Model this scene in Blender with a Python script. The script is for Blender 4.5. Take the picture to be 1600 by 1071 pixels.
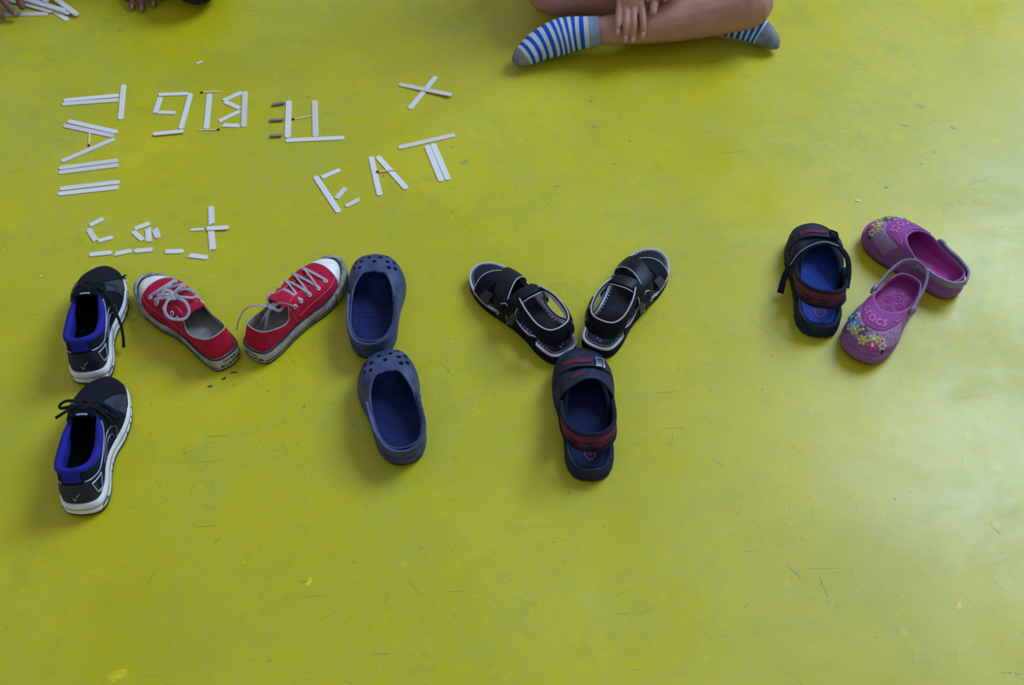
import bpy, bmesh, math, random
from mathutils import Vector, Matrix, noise
random.seed(7)
PI = math.pi
scene = bpy.context.scene
COL = scene.collection
for o in list(bpy.data.objects):
    bpy.data.objects.remove(o, do_unlink=True)

# ------------------------------------------------------------------ camera
cam_data = bpy.data.cameras.new('camera')
cam_data.sensor_width = 36.0
cam_data.lens = 36.0 * 1800 / 1600
cam_data.clip_start = 0.05
cam = bpy.data.objects.new('camera', cam_data)
COL.objects.link(cam)
cam.location = (0, 0, 1.53)
cam.rotation_euler = (math.radians(90 - 52.5), 0, 0)
scene.camera = cam

# ------------------------------------------------------------------ light
world = bpy.data.worlds.new('room_ambient')
scene.world = world
world.use_nodes = True
bg = world.node_tree.nodes['Background']
bg.inputs[0].default_value = (0.72, 0.84, 1.0, 1)
bg.inputs[1].default_value = 0.46

def area_light(name, loc, target, sx, sy, power, color):
    d = bpy.data.lights.new(name, 'AREA')
    d.shape = 'RECTANGLE'; d.size = sx; d.size_y = sy
    d.energy = power; d.color = color
    o = bpy.data.objects.new(name, d); COL.objects.link(o)
    o.location = loc
    o.rotation_euler = (Vector(target) - Vector(loc)).to_track_quat('-Z', 'Y').to_euler()
    return o
# daylight through the tall windows of the room, far right and behind the children
area_light('window_daylight', (4.9, 5.3, 6.0), (0.35, 1.2, 0), 3.7, 4.0, 800, (0.48, 0.68, 1.0))

vs = scene.view_settings
vs.view_transform = 'Standard'; vs.look = 'None'; vs.gamma = 1.0
vs.use_curve_mapping = False
vs.exposure = 0.11

# ------------------------------------------------------------------ materials
def srgb(r, g, b):
    f = lambda c: (c/255/12.92) if c/255 <= 0.04045 else ((c/255+0.055)/1.055)**2.4
    return (f(r), f(g), f(b))

MATS = {}
def mat(name, col, rough=0.6, spec=0.4, var=0.0, vscale=60, bump=0.0, bscale=400, col2=None, metal=0.0, stretch=None, sheen=0.0):
    if name in MATS: return MATS[name]
    m = bpy.data.materials.new(name); m.use_nodes = True
    nt = m.node_tree; b = nt.nodes['Principled BSDF']
    b.inputs['Roughness'].default_value = rough
    b.inputs['Specular IOR Level'].default_value = spec
    b.inputs['Metallic'].default_value = metal
    if sheen: b.inputs['Sheen Weight'].default_value = sheen
    tc = nt.nodes.new('ShaderNodeTexCoord')
    src = tc.outputs['Object']
    if stretch:
        mp = nt.nodes.new('ShaderNodeMapping'); mp.inputs['Scale'].default_value = stretch
        nt.links.new(src, mp.inputs[0]); src = mp.outputs[0]
    if var > 0 or col2:
        n = nt.nodes.new('ShaderNodeTexNoise'); n.inputs['Scale'].default_value = vscale; n.inputs['Detail'].default_value = 6
        nt.links.new(src, n.inputs['Vector'])
        r = nt.nodes.new('ShaderNodeValToRGB')
        c2 = col2 if col2 else tuple(min(1, c*(1+var)) for c in col)
        c1 = col if col2 else tuple(c*(1-var) for c in col)
        r.color_ramp.elements[0].position = 0.38; r.color_ramp.elements[1].position = 0.68
        r.color_ramp.elements[0].color = (*c1, 1); r.color_ramp.elements[1].color = (*c2, 1)
        nt.links.new(n.outputs['Fac'], r.inputs[0]); nt.links.new(r.outputs[0], b.inputs['Base Color'])
    else:
        b.inputs['Base Color'].default_value = (*col, 1)
    if bump > 0:
        n2 = nt.nodes.new('ShaderNodeTexNoise'); n2.inputs['Scale'].default_value = bscale; n2.inputs['Detail'].default_value = 3
        nt.links.new(src, n2.inputs['Vector'])
        bp = nt.nodes.new('ShaderNodeBump'); bp.inputs['Strength'].default_value = bump; bp.inputs['Distance'].default_value = 0.001
        nt.links.new(n2.outputs['Fac'], bp.inputs['Height']); nt.links.new(bp.outputs[0], b.inputs['Normal'])
    MATS[name] = m
    return m

def weave_mat(name, col, scale=900, rough=0.85, amt=0.25, var=.15):
    """cloth: crossed wave bump over a softly mottled colour"""
    m = mat(name, col, rough, 0.25, var=var, vscale=45)
    nt = m.node_tree; b = nt.nodes['Principled BSDF']
    tc = nt.nodes.new('ShaderNodeTexCoord')
    hs = []
    for ax in 'XY':
        w = nt.nodes.new('ShaderNodeTexWave'); w.bands_direction = ax; w.inputs['Scale'].default_value = scale
        nt.links.new(tc.outputs['Object'], w.inputs['Vector']); hs.append(w)
    mx = nt.nodes.new('ShaderNodeMath'); mx.operation = 'ADD'
    nt.links.new(hs[0].outputs['Fac'], mx.inputs[0]); nt.links.new(hs[1].outputs['Fac'], mx.inputs[1])
    bp = nt.nodes.new('ShaderNodeBump'); bp.inputs['Strength'].default_value = amt; bp.inputs['Distance'].default_value = 0.0006
    nt.links.new(mx.outputs[0], bp.inputs['Height']); nt.links.new(bp.outputs[0], b.inputs['Normal'])
    return m

def floor_material():
    m = bpy.data.materials.new('yellow_painted_floor'); m.use_nodes = True
    nt = m.node_tree; N = nt.nodes; L = nt.links
    b = N['Principled BSDF']
    tc = N.new('ShaderNodeTexCoord'); P = tc.outputs['Object']
    def noise_(scale, detail=6, rough=.6, dist=0, vec=P):
        n = N.new('ShaderNodeTexNoise'); n.inputs['Scale'].default_value = scale
        n.inputs['Detail'].default_value = detail; n.inputs['Roughness'].default_value = rough
        n.inputs['Distortion'].default_value = dist
        L.new(vec, n.inputs['Vector']); return n.outputs['Fac']
    def ramp(fac, p0, p1, c0=(0, 0, 0, 1), c1=(1, 1, 1, 1)):
        r = N.new('ShaderNodeValToRGB'); r.color_ramp.elements[0].position = p0; r.color_ramp.elements[1].position = p1
        r.color_ramp.elements[0].color = c0; r.color_ramp.elements[1].color = c1
        L.new(fac, r.inputs[0]); return r.outputs[0]
    def mix(fac, a, c, mode='MIX'):
        x = N.new('ShaderNodeMixRGB'); x.blend_type = mode
        for i, v in ((0, fac), (1, a), (2, c)):
            if isinstance(v, (int, float)): x.inputs[i].default_value = v
            elif isinstance(v, tuple): x.inputs[i].default_value = v
            else: L.new(v, x.inputs[i])
        return x.outputs[0]
    def mul(a, v):
        x = N.new('ShaderNodeMath'); x.operation = 'MULTIPLY'
        L.new(a, x.inputs[0])
        if isinstance(v, (int, float)): x.inputs[1].default_value = v
        else: L.new(v, x.inputs[1])
        return x.outputs[0]
    base = mix(ramp(noise_(2.2, 5), .35, .68), FLOOR_A, FLOOR_B)
    # greyish rubbed paint, in clouds broken up by finer noise
    wear = mul(ramp(noise_(1.9, 8, .68, .6), .40, .64), ramp(noise_(42, 9, .78), .36, .60))
    base = mix(mul(wear, .80), base, FLOOR_WEAR)
    wear2 = mul(ramp(noise_(6.5, 8, .7, .8), .52, .66), ramp(noise_(95, 6, .7), .40, .60))
    base = mix(mul(wear2, .55), base, (.31, .335, .055, 1))
    fine = ramp(noise_(160, 6, .75), .50, .72)
    base = mix(mul(fine, .35), base, FLOOR_WEAR)
    base = mix(mul(ramp(noise_(420, 4, .7), .5, .75), .22), base, (.20, .19, .012, 1))
    base = mix(mul(ramp(noise_(9, 7, .7, .5), .55, .72), .35), base, (.33, .31, .008, 1))
    # brighter yellow flecks of the fresher coat
    fleck = mul(ramp(noise_(26, 6, .65, .8), .60, .68), ramp(noise_(70, 4, .6), .45, .6))
    base = mix(mul(fleck, .5), base, FLOOR_FLECK)
    # fine short scratches: strongly stretched noise in several directions
    for rot, sc, th, seed in ((.5, 1.0, .735, 0), (-.9, 1.2, .735, 7.3), (1.35, .9, .74, 3.1), (.05, 1.4, .74, 11.0), (-.35, .7, .735, 17.0)):
        mp = N.new('ShaderNodeMapping'); mp.vector_type = 'TEXTURE'; mp.inputs['Rotation'].default_value = (0, 0, rot); mp.inputs['Location'].default_value = (seed, seed*.7, 0)
        mp.inputs['Scale'].default_value = (.075*sc, .0022*sc, 1)
        L.new(P, mp.inputs[0])
        f = noise_(1.0, 2, .5, .15, mp.outputs[0])
        line = ramp(f, th-.02, th+.03)
        base = mix(mul(line, .5), base, FLOOR_DIRT)
    # grime specks
    sp = mul(ramp(noise_(85, 3, .5), .68, .74), ramp(noise_(3.2, 4), .48, .60))
    base = mix(mul(sp, .6), base, FLOOR_DIRT)
    # single scuffs, chips and stains at their own places
    jn = N.new('ShaderNodeTexNoise'); jn.inputs['Scale'].default_value = 90; jn.inputs['Detail'].default_value = 4
    L.new(P, jn.inputs['Vector'])
    js = N.new('ShaderNodeVectorMath'); js.operation = 'SUBTRACT'; L.new(jn.outputs['Color'], js.inputs[0]); js.inputs[1].default_value = (.5, .5, .5)
    jm = N.new('ShaderNodeVectorMath'); jm.operation = 'SCALE'; L.new(js.outputs[0], jm.inputs[0]); jm.inputs['Scale'].default_value = .016
    ja = N.new('ShaderNodeVectorMath'); ja.operation = 'ADD'; L.new(P, ja.inputs[0]); L.new(jm.outputs[0], ja.inputs[1])
    brk = ramp(noise_(140, 3, .6), .38, .5)
    for (x0, y0, x1, y1, wd, c, st) in FLOOR_MARKS:
        mp = N.new('ShaderNodeMapping'); mp.vector_type = 'TEXTURE'
        ln = math.hypot(x1-x0, y1-y0)
        mp.inputs['Location'].default_value = ((x0+x1)/2, (y0+y1)/2, 0)
        mp.inputs['Rotation'].default_value = (0, 0, math.atan2(y1-y0, x1-x0))
        mp.inputs['Scale'].default_value = (max(ln/2, wd), wd, 1)
        L.new(ja.outputs[0], mp.inputs[0])
        le = N.new('ShaderNodeVectorMath'); le.operation = 'LENGTH'; L.new(mp.outputs[0], le.inputs[0])
        msk = ramp(le.outputs['Value'], .55, 1.0, (1, 1, 1, 1), (0, 0, 0, 1))
        base = mix(mul(mul(msk, brk), st), base, c)
    L.new(base, b.inputs['Base Color'])
    b.inputs['Specular IOR Level'].default_value = .33
    L.new(ramp(noise_(4, 8, .65, .5), .34, .66, (.24, .24, .24, 1), (.46, .46, .46, 1)), b.inputs['Roughness'])
    bp = N.new('ShaderNodeBump'); bp.inputs['Strength'].default_value = .12; bp.inputs['Distance'].default_value = .001
    L.new(noise_(320, 4, .6), bp.inputs['Height']); L.new(bp.outputs[0], b.inputs['Normal'])
    return m
FLOOR_A = (.460, .385, .0040, 1)
FLOOR_B = (.600, .480, .0060, 1)
FLOOR_WEAR = (.385, .395, .050, 1)
FLOOR_FLECK = (.66, .52, .010, 1)
FLOOR_DIRT = (.05, .055, .05, 1)
DK = (.012, .014, .02, 1); GR = (.10, .14, .12, 1); YL = (.72, .58, .012, 1); PALE = (.48, .47, .10, 1)
FLOOR_MARKS = [
    (-.4991, 1.0803, -.4866, 1.0867, .0030, DK, .8), (-.4769, 1.0982, -.4653, 1.1047, .0034, DK, .95), (-.4615, 1.1072, -.4515, 1.1176, .0026, DK, .9),
    (-.3378, 1.0327, -.3314, 1.0488, .0035, GR, .8), (.6934, 1.5409, .7074, 1.5393, .0040, GR, .9), (.8057, 1.6377, .8123, 1.6288, .0040, GR, .9),
    (.757, 1.7119, .7825, 1.7082, .0035, GR, .7), (.6627, .6015, .7022, .6015, .0018, DK, .7), (.3998, .7683, .4247, .7359, .0016, GR, .7),
    (.4421, .7581, .4553, .6983, .0014, GR, .7), (-.4096, 1.2794, -.397, 1.2851, .0060, GR, .35), (-.6513, 1.2157, -.638, 1.2255, .0016, DK, .7),
    (-.2988, .7329, -.2888, .7449, .0055, YL, 1), (-.303, .738, -.300, .742, .003, GR, .8), (-.556, .5951, -.5228, .6042, .0080, YL, .8), (.229, 1.6663, .2288, 1.6627, .0035, DK, .85),
    (.0615, .8027, .0624, .8005, .0025, DK, .9), (.6362, .7012, .6396, .7002, .0050, (.75, .48, .05, 1), 1), (.104, .716, .118, .716, .020, PALE, .30),
    (-.367, 1.137, -.358, 1.1280, .0012, DK, .9), (.150, 1.700, .170, 1.706, .0045, GR, .5), (.188, 1.602, .198, 1.604, .003, GR, .6), (.075, 1.540, .095, 1.544, .003, GR, .5),
    (.7131, .8343, .7269, .813, .0025, DK, .55), (.715, .662, .720, .655, .004, GR, .8), (.855, 1.705, .870, 1.700, .004, GR, .7),
    (-.10, 1.60, -.075, 1.62, .004, GR, .5), (-.125, 1.655, -.11, 1.645, .004, GR, .5), (.845, 1.545, .90, 1.565, .0013, GR, .6),
    (-.62, .985, -.6, .978, .003, GR, .45), (-.44, .80, -.43, .806, .003, GR, .5), (.30, .955, .33, .93, .0012, GR, .6), (.335, .84, .345, .86, .0012, GR, .6),
    (.80, 1.775, .82, 1.76, .006, GR, .45), (.77, 1.60, .785, 1.602, .003, GR, .6), (-.62, 1.93, -.60, 1.925, .003, GR, .5),
]

# ------------------------------------------------------------------ mesh helpers  (local shoe geometry is written in centimetres)
def new_obj(name, verts, faces, mats, idx=None, parent=None, m=1, smooth=True, scale=.01, recalc=True):
    me = bpy.data.meshes.new(name)
    me.from_pydata([(v[0]*scale*m, v[1]*scale, v[2]*scale) for v in verts], [], faces)
    if not isinstance(mats, (list, tuple)): mats = [mats]
    for x in mats: me.materials.append(x)
    if idx:
        for p, i in zip(me.polygons, idx): p.material_index = i
    if recalc:
        bm = bmesh.new(); bm.from_mesh(me)
        bmesh.ops.recalc_face_normals(bm, faces=bm.faces)
        bm.to_mesh(me); bm.free()
    if smooth:
        me.polygons.foreach_set('use_smooth', [True]*len(me.polygons))
        try: me.set_sharp_from_angle(angle=math.radians(50))
        except Exception: pass
    me.update()
    o = bpy.data.objects.new(name, me); COL.objects.link(o)
    if parent: o.parent = parent
    return o

def empty(name, loc=(0, 0, 0), rz=0):
    o = bpy.data.objects.new(name, None); COL.objects.link(o)
    o.empty_display_size = .02
    o.location = loc; o.rotation_euler = (0, 0, rz)
    return o

def tag(o, label=None, cat=None, group=None, kind=None):
    if label: o['label'] = label
    if cat: o['category'] = cat
    if group: o['group'] = group
    if kind: o['kind'] = kind
    return o

def cr(p0, p1, p2, p3, t):
    return .5*((2*p1) + (-p0+p2)*t + (2*p0-5*p1+4*p2-p3)*t*t + (-p0+3*p1-3*p2+p3)*t**3)
def cat_closed(P, th):
    n = len(P); i = int(math.floor(th)); t = th-i
    return cr(P[(i-1) % n], P[i % n], P[(i+1) % n], P[(i+2) % n], t)
def cat_open(P, n):
    P = [Vector(p) for p in P]
    out = []
    k = len(P)-1
    for j in range(n):
        u = j/(n-1)*k; i = min(int(u), k-1); t = u-i
        a = P[i-1] if i > 0 else P[0]*2-P[1]
        d = P[i+2] if i+2 <= k else P[k]*2-P[k-1]
        out.append(cr(a, P[i], P[i+1], d, t))
    return out
def lerp_list(vals, n):
    k = len(vals)-1; out = []
    for j in range(n):
        u = j/(n-1)*k; i = min(int(u), k-1); out.append(vals[i]+(vals[i+1]-vals[i])*(u-i))
    return out

def loft(rings, cap0=True, cap1=True, close=False):
    """faces over closed rings of equal count"""
    V = [p for r in rings for p in r]; n = len(rings[0]); F = []
    for k in range(len(rings)-1):
        for i in range(n):
            j = (i+1) % n
            F.append((k*n+i, k*n+j, (k+1)*n+j, (k+1)*n+i))
    if close:
        k = len(rings)-1
        for i in range(n):
            j = (i+1) % n
            F.append((k*n+i, k*n+j, j, i))
    else:
        for flag, k in ((cap0, 0), (cap1, len(rings)-1)):
            if flag:
                c = Vector((0, 0, 0))
                for p in rings[k]: c += Vector(p)
                V.append(c/n); ci = len(V)-1
                for i in range(n): F.append((k*n+i, k*n+(i+1) % n, ci))
    return V, F

def merge(parts):
    V = []; F = []; I = []
    for k, p in enumerate(parts):
        o = len(V); V += list(p[0]); F += [tuple(a+o for a in f) for f in p[1]]
        I += p[2] if len(p) > 2 else [0]*len(p[1])
    return V, F, I

def tube(pts, r, seg=8, closed=False, flat=1.0, up=None):
    """tube along points; r number or list; flat<1 squashes it into a band"""
    pts = [Vector(p) for p in pts]; n = len(pts)
    R = r if isinstance(r, (list, tuple)) else [r]*n
    if len(R) != n: R = lerp_list(R, n)
    rings = []; prev = None
    for i in range(n):
        a = pts[i-1] if (i > 0 or closed) else pts[i]
        b = pts[(i+1) % n] if (i < n-1 or closed) else pts[i]
        t = (b-a)
        t = t.normalized() if t.length > 1e-9 else Vector((0, 1, 0))
        if up is not None: prev = Vector(up)
        if prev is None: prev = Vector((0, 0, 1)) if abs(t.z) < .9 else Vector((1, 0, 0))
        w = t.cross(prev)
        if w.length < 1e-6: w = t.cross(Vector((1, .1, 0)))
        w.normalize(); nn = w.cross(t).normalized(); prev = nn
        rings.append([pts[i] + w*math.cos(2*PI*k/seg)*R[i] + nn*math.sin(2*PI*k/seg)*R[i]*flat for k in range(seg)])
    return loft(rings, close=closed)

def solid_grid(P, Nn, t):
    """closed thin solid from a grid P[i][j] with normals, thickness t; material 0 outer, 1 inner, 2 edge"""
    nu, nv = len(P), len(P[0])
    V = [p for r in P for p in r] + [P[i][j]-Nn[i][j]*t for i in range(nu) for j in range(nv)]
    o = nu*nv; F = []; I = []
    for i in range(nu-1):
        for j in range(nv-1):
            a, b, c, d = i*nv+j, (i+1)*nv+j, (i+1)*nv+j+1, i*nv+j+1
            F.append((a, b, c, d)); I.append(0)
            F.append((o+d, o+c, o+b, o+a)); I.append(1)
    for i in range(nu-1):
        for j in (0, nv-1):
            a, b = i*nv+j, (i+1)*nv+j
            F.append((a, b, o+b, o+a)); I.append(2)
    for j in range(nv-1):
        for i in (0, nu-1):
            a, b = i*nv+j, i*nv+j+1
            F.append((a, b, o+b, o+a)); I.append(2)
    return V, F, I

def grid_normals(P, flip=False):
    nu, nv = len(P), len(P[0]); out = []
    for i in range(nu):
        row = []
        for j in range(nv):
            du = P[min(i+1, nu-1)][j]-P[max(i-1, 0)][j]; dv = P[i][min(j+1, nv-1)]-P[i][max(j-1, 0)]
            n = du.cross(dv)
            n = n.normalized() if n.length > 1e-9 else Vector((0, 0, 1))
            row.append(-n if flip else n)
        out.append(row)
    return out

def sheet(A, B, t=.3, nu=28, nv=7, bulge=0.0, flip=False):
    """strap between two smooth edge curves A and B"""
    a = cat_open(A, nu); b = cat_open(B, nu)
    P = [[a[i].lerp(b[i], j/(nv-1)) for j in range(nv)] for i in range(nu)]
    Nn = grid_normals(P, flip)
    if bulge:
        P = [[P[i][j]+Nn[i][j]*bulge*4*(j/(nv-1))*(1-j/(nv-1)) for j in range(nv)] for i in range(nu)]
        Nn = grid_normals(P, flip)
    return solid_grid(P, Nn, t)

def torus(c, n, R, r, seg=16, rs=6):
    n = Vector(n).normalized(); a = n.orthogonal().normalized(); b = n.cross(a)
    c = Vector(c)
    pts = [c + a*math.cos(2*PI*i/seg)*R + b*math.sin(2*PI*i/seg)*R for i in range(seg)]
    rings = []
    for i in range(seg):
        d = (pts[i]-c).normalized()
        rings.append([pts[i] + d*math.cos(2*PI*k/rs)*r + n*math.sin(2*PI*k/rs)*r for k in range(rs)])
    return loft(rings, close=True)

def disc(c, n, R, h=.08, seg=14):
    n = Vector(n).normalized(); a = n.orthogonal().normalized(); b = n.cross(a); c = Vector(c)
    rings = []
    for rr, hh in ((R, -h), (R, h*.4), (R*.8, h)):
        rings.append([c + n*hh + a*math.cos(2*PI*i/seg)*rr + b*math.sin(2*PI*i/seg)*rr for i in range(seg)])
    return loft(rings)

def text_mesh(s, size=1.0, extrude=.05, spacing=1.0, bold=0.0):
    cu = bpy.data.curves.new('txt', 'FONT'); cu.body = s; cu.size = size; cu.extrude = extrude; cu.align_x = 'CENTER'; cu.align_y = 'CENTER'
    cu.space_character = spacing; cu.offset = bold; cu.resolution_u = 3
    o = bpy.data.objects.new('txt', cu); COL.objects.link(o)
    me = o.to_mesh()
    V = [Vector(v.co) for v in me.vertices]; F = [tuple(p.vertices) for p in me.polygons]
    o.to_mesh_clear(); bpy.data.objects.remove(o, do_unlink=True); bpy.data.curves.remove(cu)
    return V, F

def mirror_half(half, asym=None):
    """half: list of tuples for stations heel..toe on the right; returns closed list heel, right..., toe, ...left"""
    right = [tuple(h) for h in half]
    left = [(-h[0],)+tuple(h[1:]) for h in reversed(half[1:-1])]
    return right+left

class Upper:
    """A shoe upper: for each place around the foot a Bezier from the sole edge to the edge of the opening."""
    def __init__(s, half, skew=(0, 0)):
        # half rows: xb,yb,zb, xt,yt,zt, h1, k2, dz
        st = mirror_half([(r[0], r[1], r[2]) for r in half]); tp = mirror_half([(r[3], r[4], r[5]) for r in half])
        s.n = len(st); K = len(half)
        par = [(r[6], r[7], r[8]) for r in half]; par = par+par[-2:0:-1]
        # a real last bends inwards towards the big toe
        ymax = max(r[1] for r in half)
        def bend(p):
            f = max(0, (p[1]-ymax*.45)/(ymax*.55)); return Vector((p[0]-skew[0]*f*f, p[1], p[2]))
        s.B = [bend(p) for p in st]; s.T = [bend(p) for p in tp]; s.par = [Vector(p) for p in par]; s.K = K
    def pt(s, th, u):
        B = cat_closed(s.B, th); T = cat_closed(s.T, th); h1, k2, dz = cat_closed(s.par, th)
        P1 = B+Vector((0, 0, h1)); d = B-T; P2 = T+Vector((d.x*k2, d.y*k2, dz))
        v = 1-u
        return B*v**3+P1*3*v*v*u+P2*3*v*u*u+T*u**3
    def nrm(s, th, u):
        e = .02; u0 = min(max(u, .002), .998)
        a = s.pt(th+e, u0)-s.pt(th-e, u0); b = s.pt(th, min(u0+.02, 1))-s.pt(th, max(u0-.02, 0))
        n = a.cross(b)
        return n.normalized() if n.length > 1e-9 else Vector((0, 0, 1))
    def off(s, th, u, d): return s.pt(th, u)+s.nrm(th, u)*d
    def shell(s, t=.3, N=96, S=14, it=None, fat=0.0):
        """closed shell: material 0 outside, 1 rim, 2 lining"""
        it = it or t; rings = []; tags = []
        ths = [s.n*i/N for i in range(N)]
        for k in range(S+1):
            rings.append([s.pt(th, k/S) for th in ths]); tags.append(0)
        for a in (30, 70, 110, 150):
            ring = []
            for th in ths:
                n = s.nrm(th, 1); e = (s.pt(th, 1)-s.pt(th, .97)).normalized(); r = it/2+fat
                c = s.pt(th, 1)-n*it/2
                ring.append(c+n*math.cos(math.radians(a))*r+e*math.sin(math.radians(a))*r)
            rings.append(ring); tags.append(1)
        tags[-5] = 1
        for k in range(S, -1, -1):
            rings.append([s.off(th, k/S, -it) for th in ths]); tags.append(2)
        V, F = loft(rings, close=True)
        I = []
        for k in range(len(rings)):
            I += [tags[k]]*N
        return V, F, I
    def patch(s, t0, t1, u0, u1, off=.1, thick=.12, nt=24, nu=8):
        """raised piece lying on the upper; u0,u1 numbers or functions of th"""
        f0 = u0 if callable(u0) else (lambda th: u0); f1 = u1 if callable(u1) else (lambda th: u1)
        P = []; Nn = []
        for i in range(nt):
            th = t0+(t1-t0)*i/(nt-1); a, b = f0(th), f1(th)
            P.append([s.off(th, a+(b-a)*j/(nu-1), off) for j in range(nu)]); Nn.append([s.nrm(th, a+(b-a)*j/(nu-1)) for j in range(nu)])
        return solid_grid(P, Nn, thick)
    def line(s, path, r=.08, off=.05, n=30, flat=1, closed=False, seg=6):
        q = cat_open([(p[0], p[1], 0) for p in path], n)
        return tube([s.off(p.x, min(max(p.y, 0), 1), off) for p in q], r, seg=seg, flat=flat, closed=closed)
    def u_at_y(s, th, y):
        if s.pt(th, 0).y <= y: return 0.0
        lo, hi = 0, 1
        for _ in range(18):
            mid = (lo+hi)/2
            if s.pt(th, mid).y > y: lo = mid
            else: hi = mid
        return lo

def outline(half, skew=(0, 0), N=96):
    st = mirror_half(half); ymax = max(h[1] for h in half)
    def bend(p):
        f = max(0, (p[1]-ymax*.45)/(ymax*.55)); return Vector((p[0]-skew[0]*f*f, p[1], 0))
    st = [bend(p) for p in st]
    return [cat_closed(st, len(st)*i/N) for i in range(N)]
def inset(O, d):
    n = len(O); out = []
    for i in range(n):
        t = (O[(i+1) % n]-O[i-1]).normalized(); nn = Vector((t.y, -t.x, 0))
        out.append(O[i]-nn*d)
    return out
def ring_at(O, d, z, spring=None):
    R = inset(O, d) if d else O
    zf = z if callable(z) else (lambda p: z)
    return [Vector((p.x, p.y, zf(p)+(spring(p.y) if spring else 0))) for p in R]
def arc_on(O, s0, z, off=0.0):
    """point on outline O at arc length s0 (cm) from the heel centre, height z"""
    n = len(O); i = 0; s = abs(s0); step = 1 if s0 >= 0 else -1
    while True:
        a, b = O[i % n], O[(i+step) % n]; l = (b-a).length
        if s <= l or l == 0:
            p = a.lerp(b, s/l if l else 0); t = (b-a).normalized()*step
            return Vector((p.x, p.y, 0))+Vector((t.y, -t.x, 0))*off+Vector((0, 0, z))
        s -= l; i += step

def cut(o, cutters, verts_scale=.01, m=1):
    """real holes: subtract small solids from a part"""
    V, F, I = merge(cutters)
    c = new_obj('cutter', V, F, MATS['hole_dark'], m=m, smooth=False)
    c.matrix_world = o.matrix_world
    bpy.context.view_layer.update()
    md = o.modifiers.new('holes', 'BOOLEAN'); md.operation = 'DIFFERENCE'; md.object = c; md.solver = 'EXACT'
    dg = bpy.context.evaluated_depsgraph_get()
    me = bpy.data.meshes.new_from_object(o.evaluated_get(dg))
    o.modifiers.clear(); old = o.data; o.data = me; bpy.data.meshes.remove(old)
    bpy.data.objects.remove(c, do_unlink=True)
    me.polygons.foreach_set('use_smooth', [True]*len(me.polygons))
    try: me.set_sharp_from_angle(angle=math.radians(50))
    except Exception: pass
def plug(c, n, R, h, seg=10, ell=1.0, ax=None):
    n = Vector(n).normalized(); a = Vector(ax).normalized() if ax else n.orthogonal().normalized(); a = (a-n*a.dot(n)).normalized(); b = n.cross(a); c = Vector(c)
    return loft([[c+n*hh+a*math.cos(2*PI*i/seg)*R*ell+b*math.sin(2*PI*i/seg)*R for i in range(seg)] for hh in (-h, h)])
mat('hole_dark', (.008, .009, .016), .9, .1)

def place(root, x, y, ang, sc=1.0):
    root.location = (x, y, 0); root.rotation_euler = (0, 0, math.radians(ang-90)); root.scale = (sc, sc, sc)

# ------------------------------------------------------------------ floor
fv = []; 
floor = new_obj('floor', [(-450, -250, 0), (450, -250, 0), (450, 700, 0), (-450, 700, 0), (-450, -250, -10), (450, -250, -10), (450, 700, -10), (-450, 700, -10)],
                [(0, 1, 2, 3), (7, 6, 5, 4), (0, 4, 5, 1), (1, 5, 6, 2), (2, 6, 7, 3), (3, 7, 4, 0)], floor_material(), smooth=False)
tag(floor, 'scuffed yellow painted floor with scratches and worn patches', 'floor', kind='structure')

# ------------------------------------------------------------------ where each shoe stands: x, y of the heel, heading in degrees, size
PL = {
    'red1': (-.4610, 1.1240, 135.4, .975), 'red2': (-.4260, 1.1345, 56.5, .96),
    'run1': (-.6822, 1.0847, 96.8, 1.0), 'run2': (-.6400, .8431, 93.3, 1.02),
    'nclog1': (-.2315, 1.1330, 90.0, 1.0), 'nclog2': (-.1600, .9300, 106.0, 1.0),
    'bs1': (.0920, 1.1360, 127.6, .99), 'bs2': (.1350, 1.1460, 61.6, 1.0),
    'ds1': (.1210, .9030, 92.0, .985), 'ds2': (.5128, 1.1808, 83.8, .99),
    'pc1': (.7680, 1.2710, 129.5, .95), 'pc2': (.6870, 1.2890, -129.5, .955),
}

# ------------------------------------------------------------------ red canvas sneakers
RED = weave_mat('red_canvas', (.44, .006, .030), 1400, .9, .3, .18)
CANVAS_IN = weave_mat('beige_canvas_lining', (.36, .31, .24), 1400, .9, .3)
RUBBER = mat('dirty_white_rubber', (.40, .37, .29), .65, .3, col2=(.15, .14, .11), vscale=55, bump=.15, bscale=300)
CAP = mat('white_rubber_toe', (.84, .78, .70), .45, .4, col2=(.68, .63, .58), vscale=70)
NAVY_LINE = mat('navy_rubber_line', (.012, .014, .04), .5, .4)
DARKSOLE = mat('dark_outsole', (.03, .028, .024), .85, .2, var=.3)
LACE = weave_mat('grey_lace', (.38, .33, .36), 2600, .9, .3)
METAL = mat('eyelet_metal', (.66, .66, .68), .35, .6)
STITCH = mat('pale_pink_stitch', (.60, .25, .28), .9, .2)
INS = mat('grey_insole', (.27, .265, .26), .9, .2, var=.15)
BLACKTXT = mat('black_print', (.012, .012, .016), .6, .3)
CREAM = mat('cream_label', (.46, .42, .33), .6, .3, var=.15, vscale=90)

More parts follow.
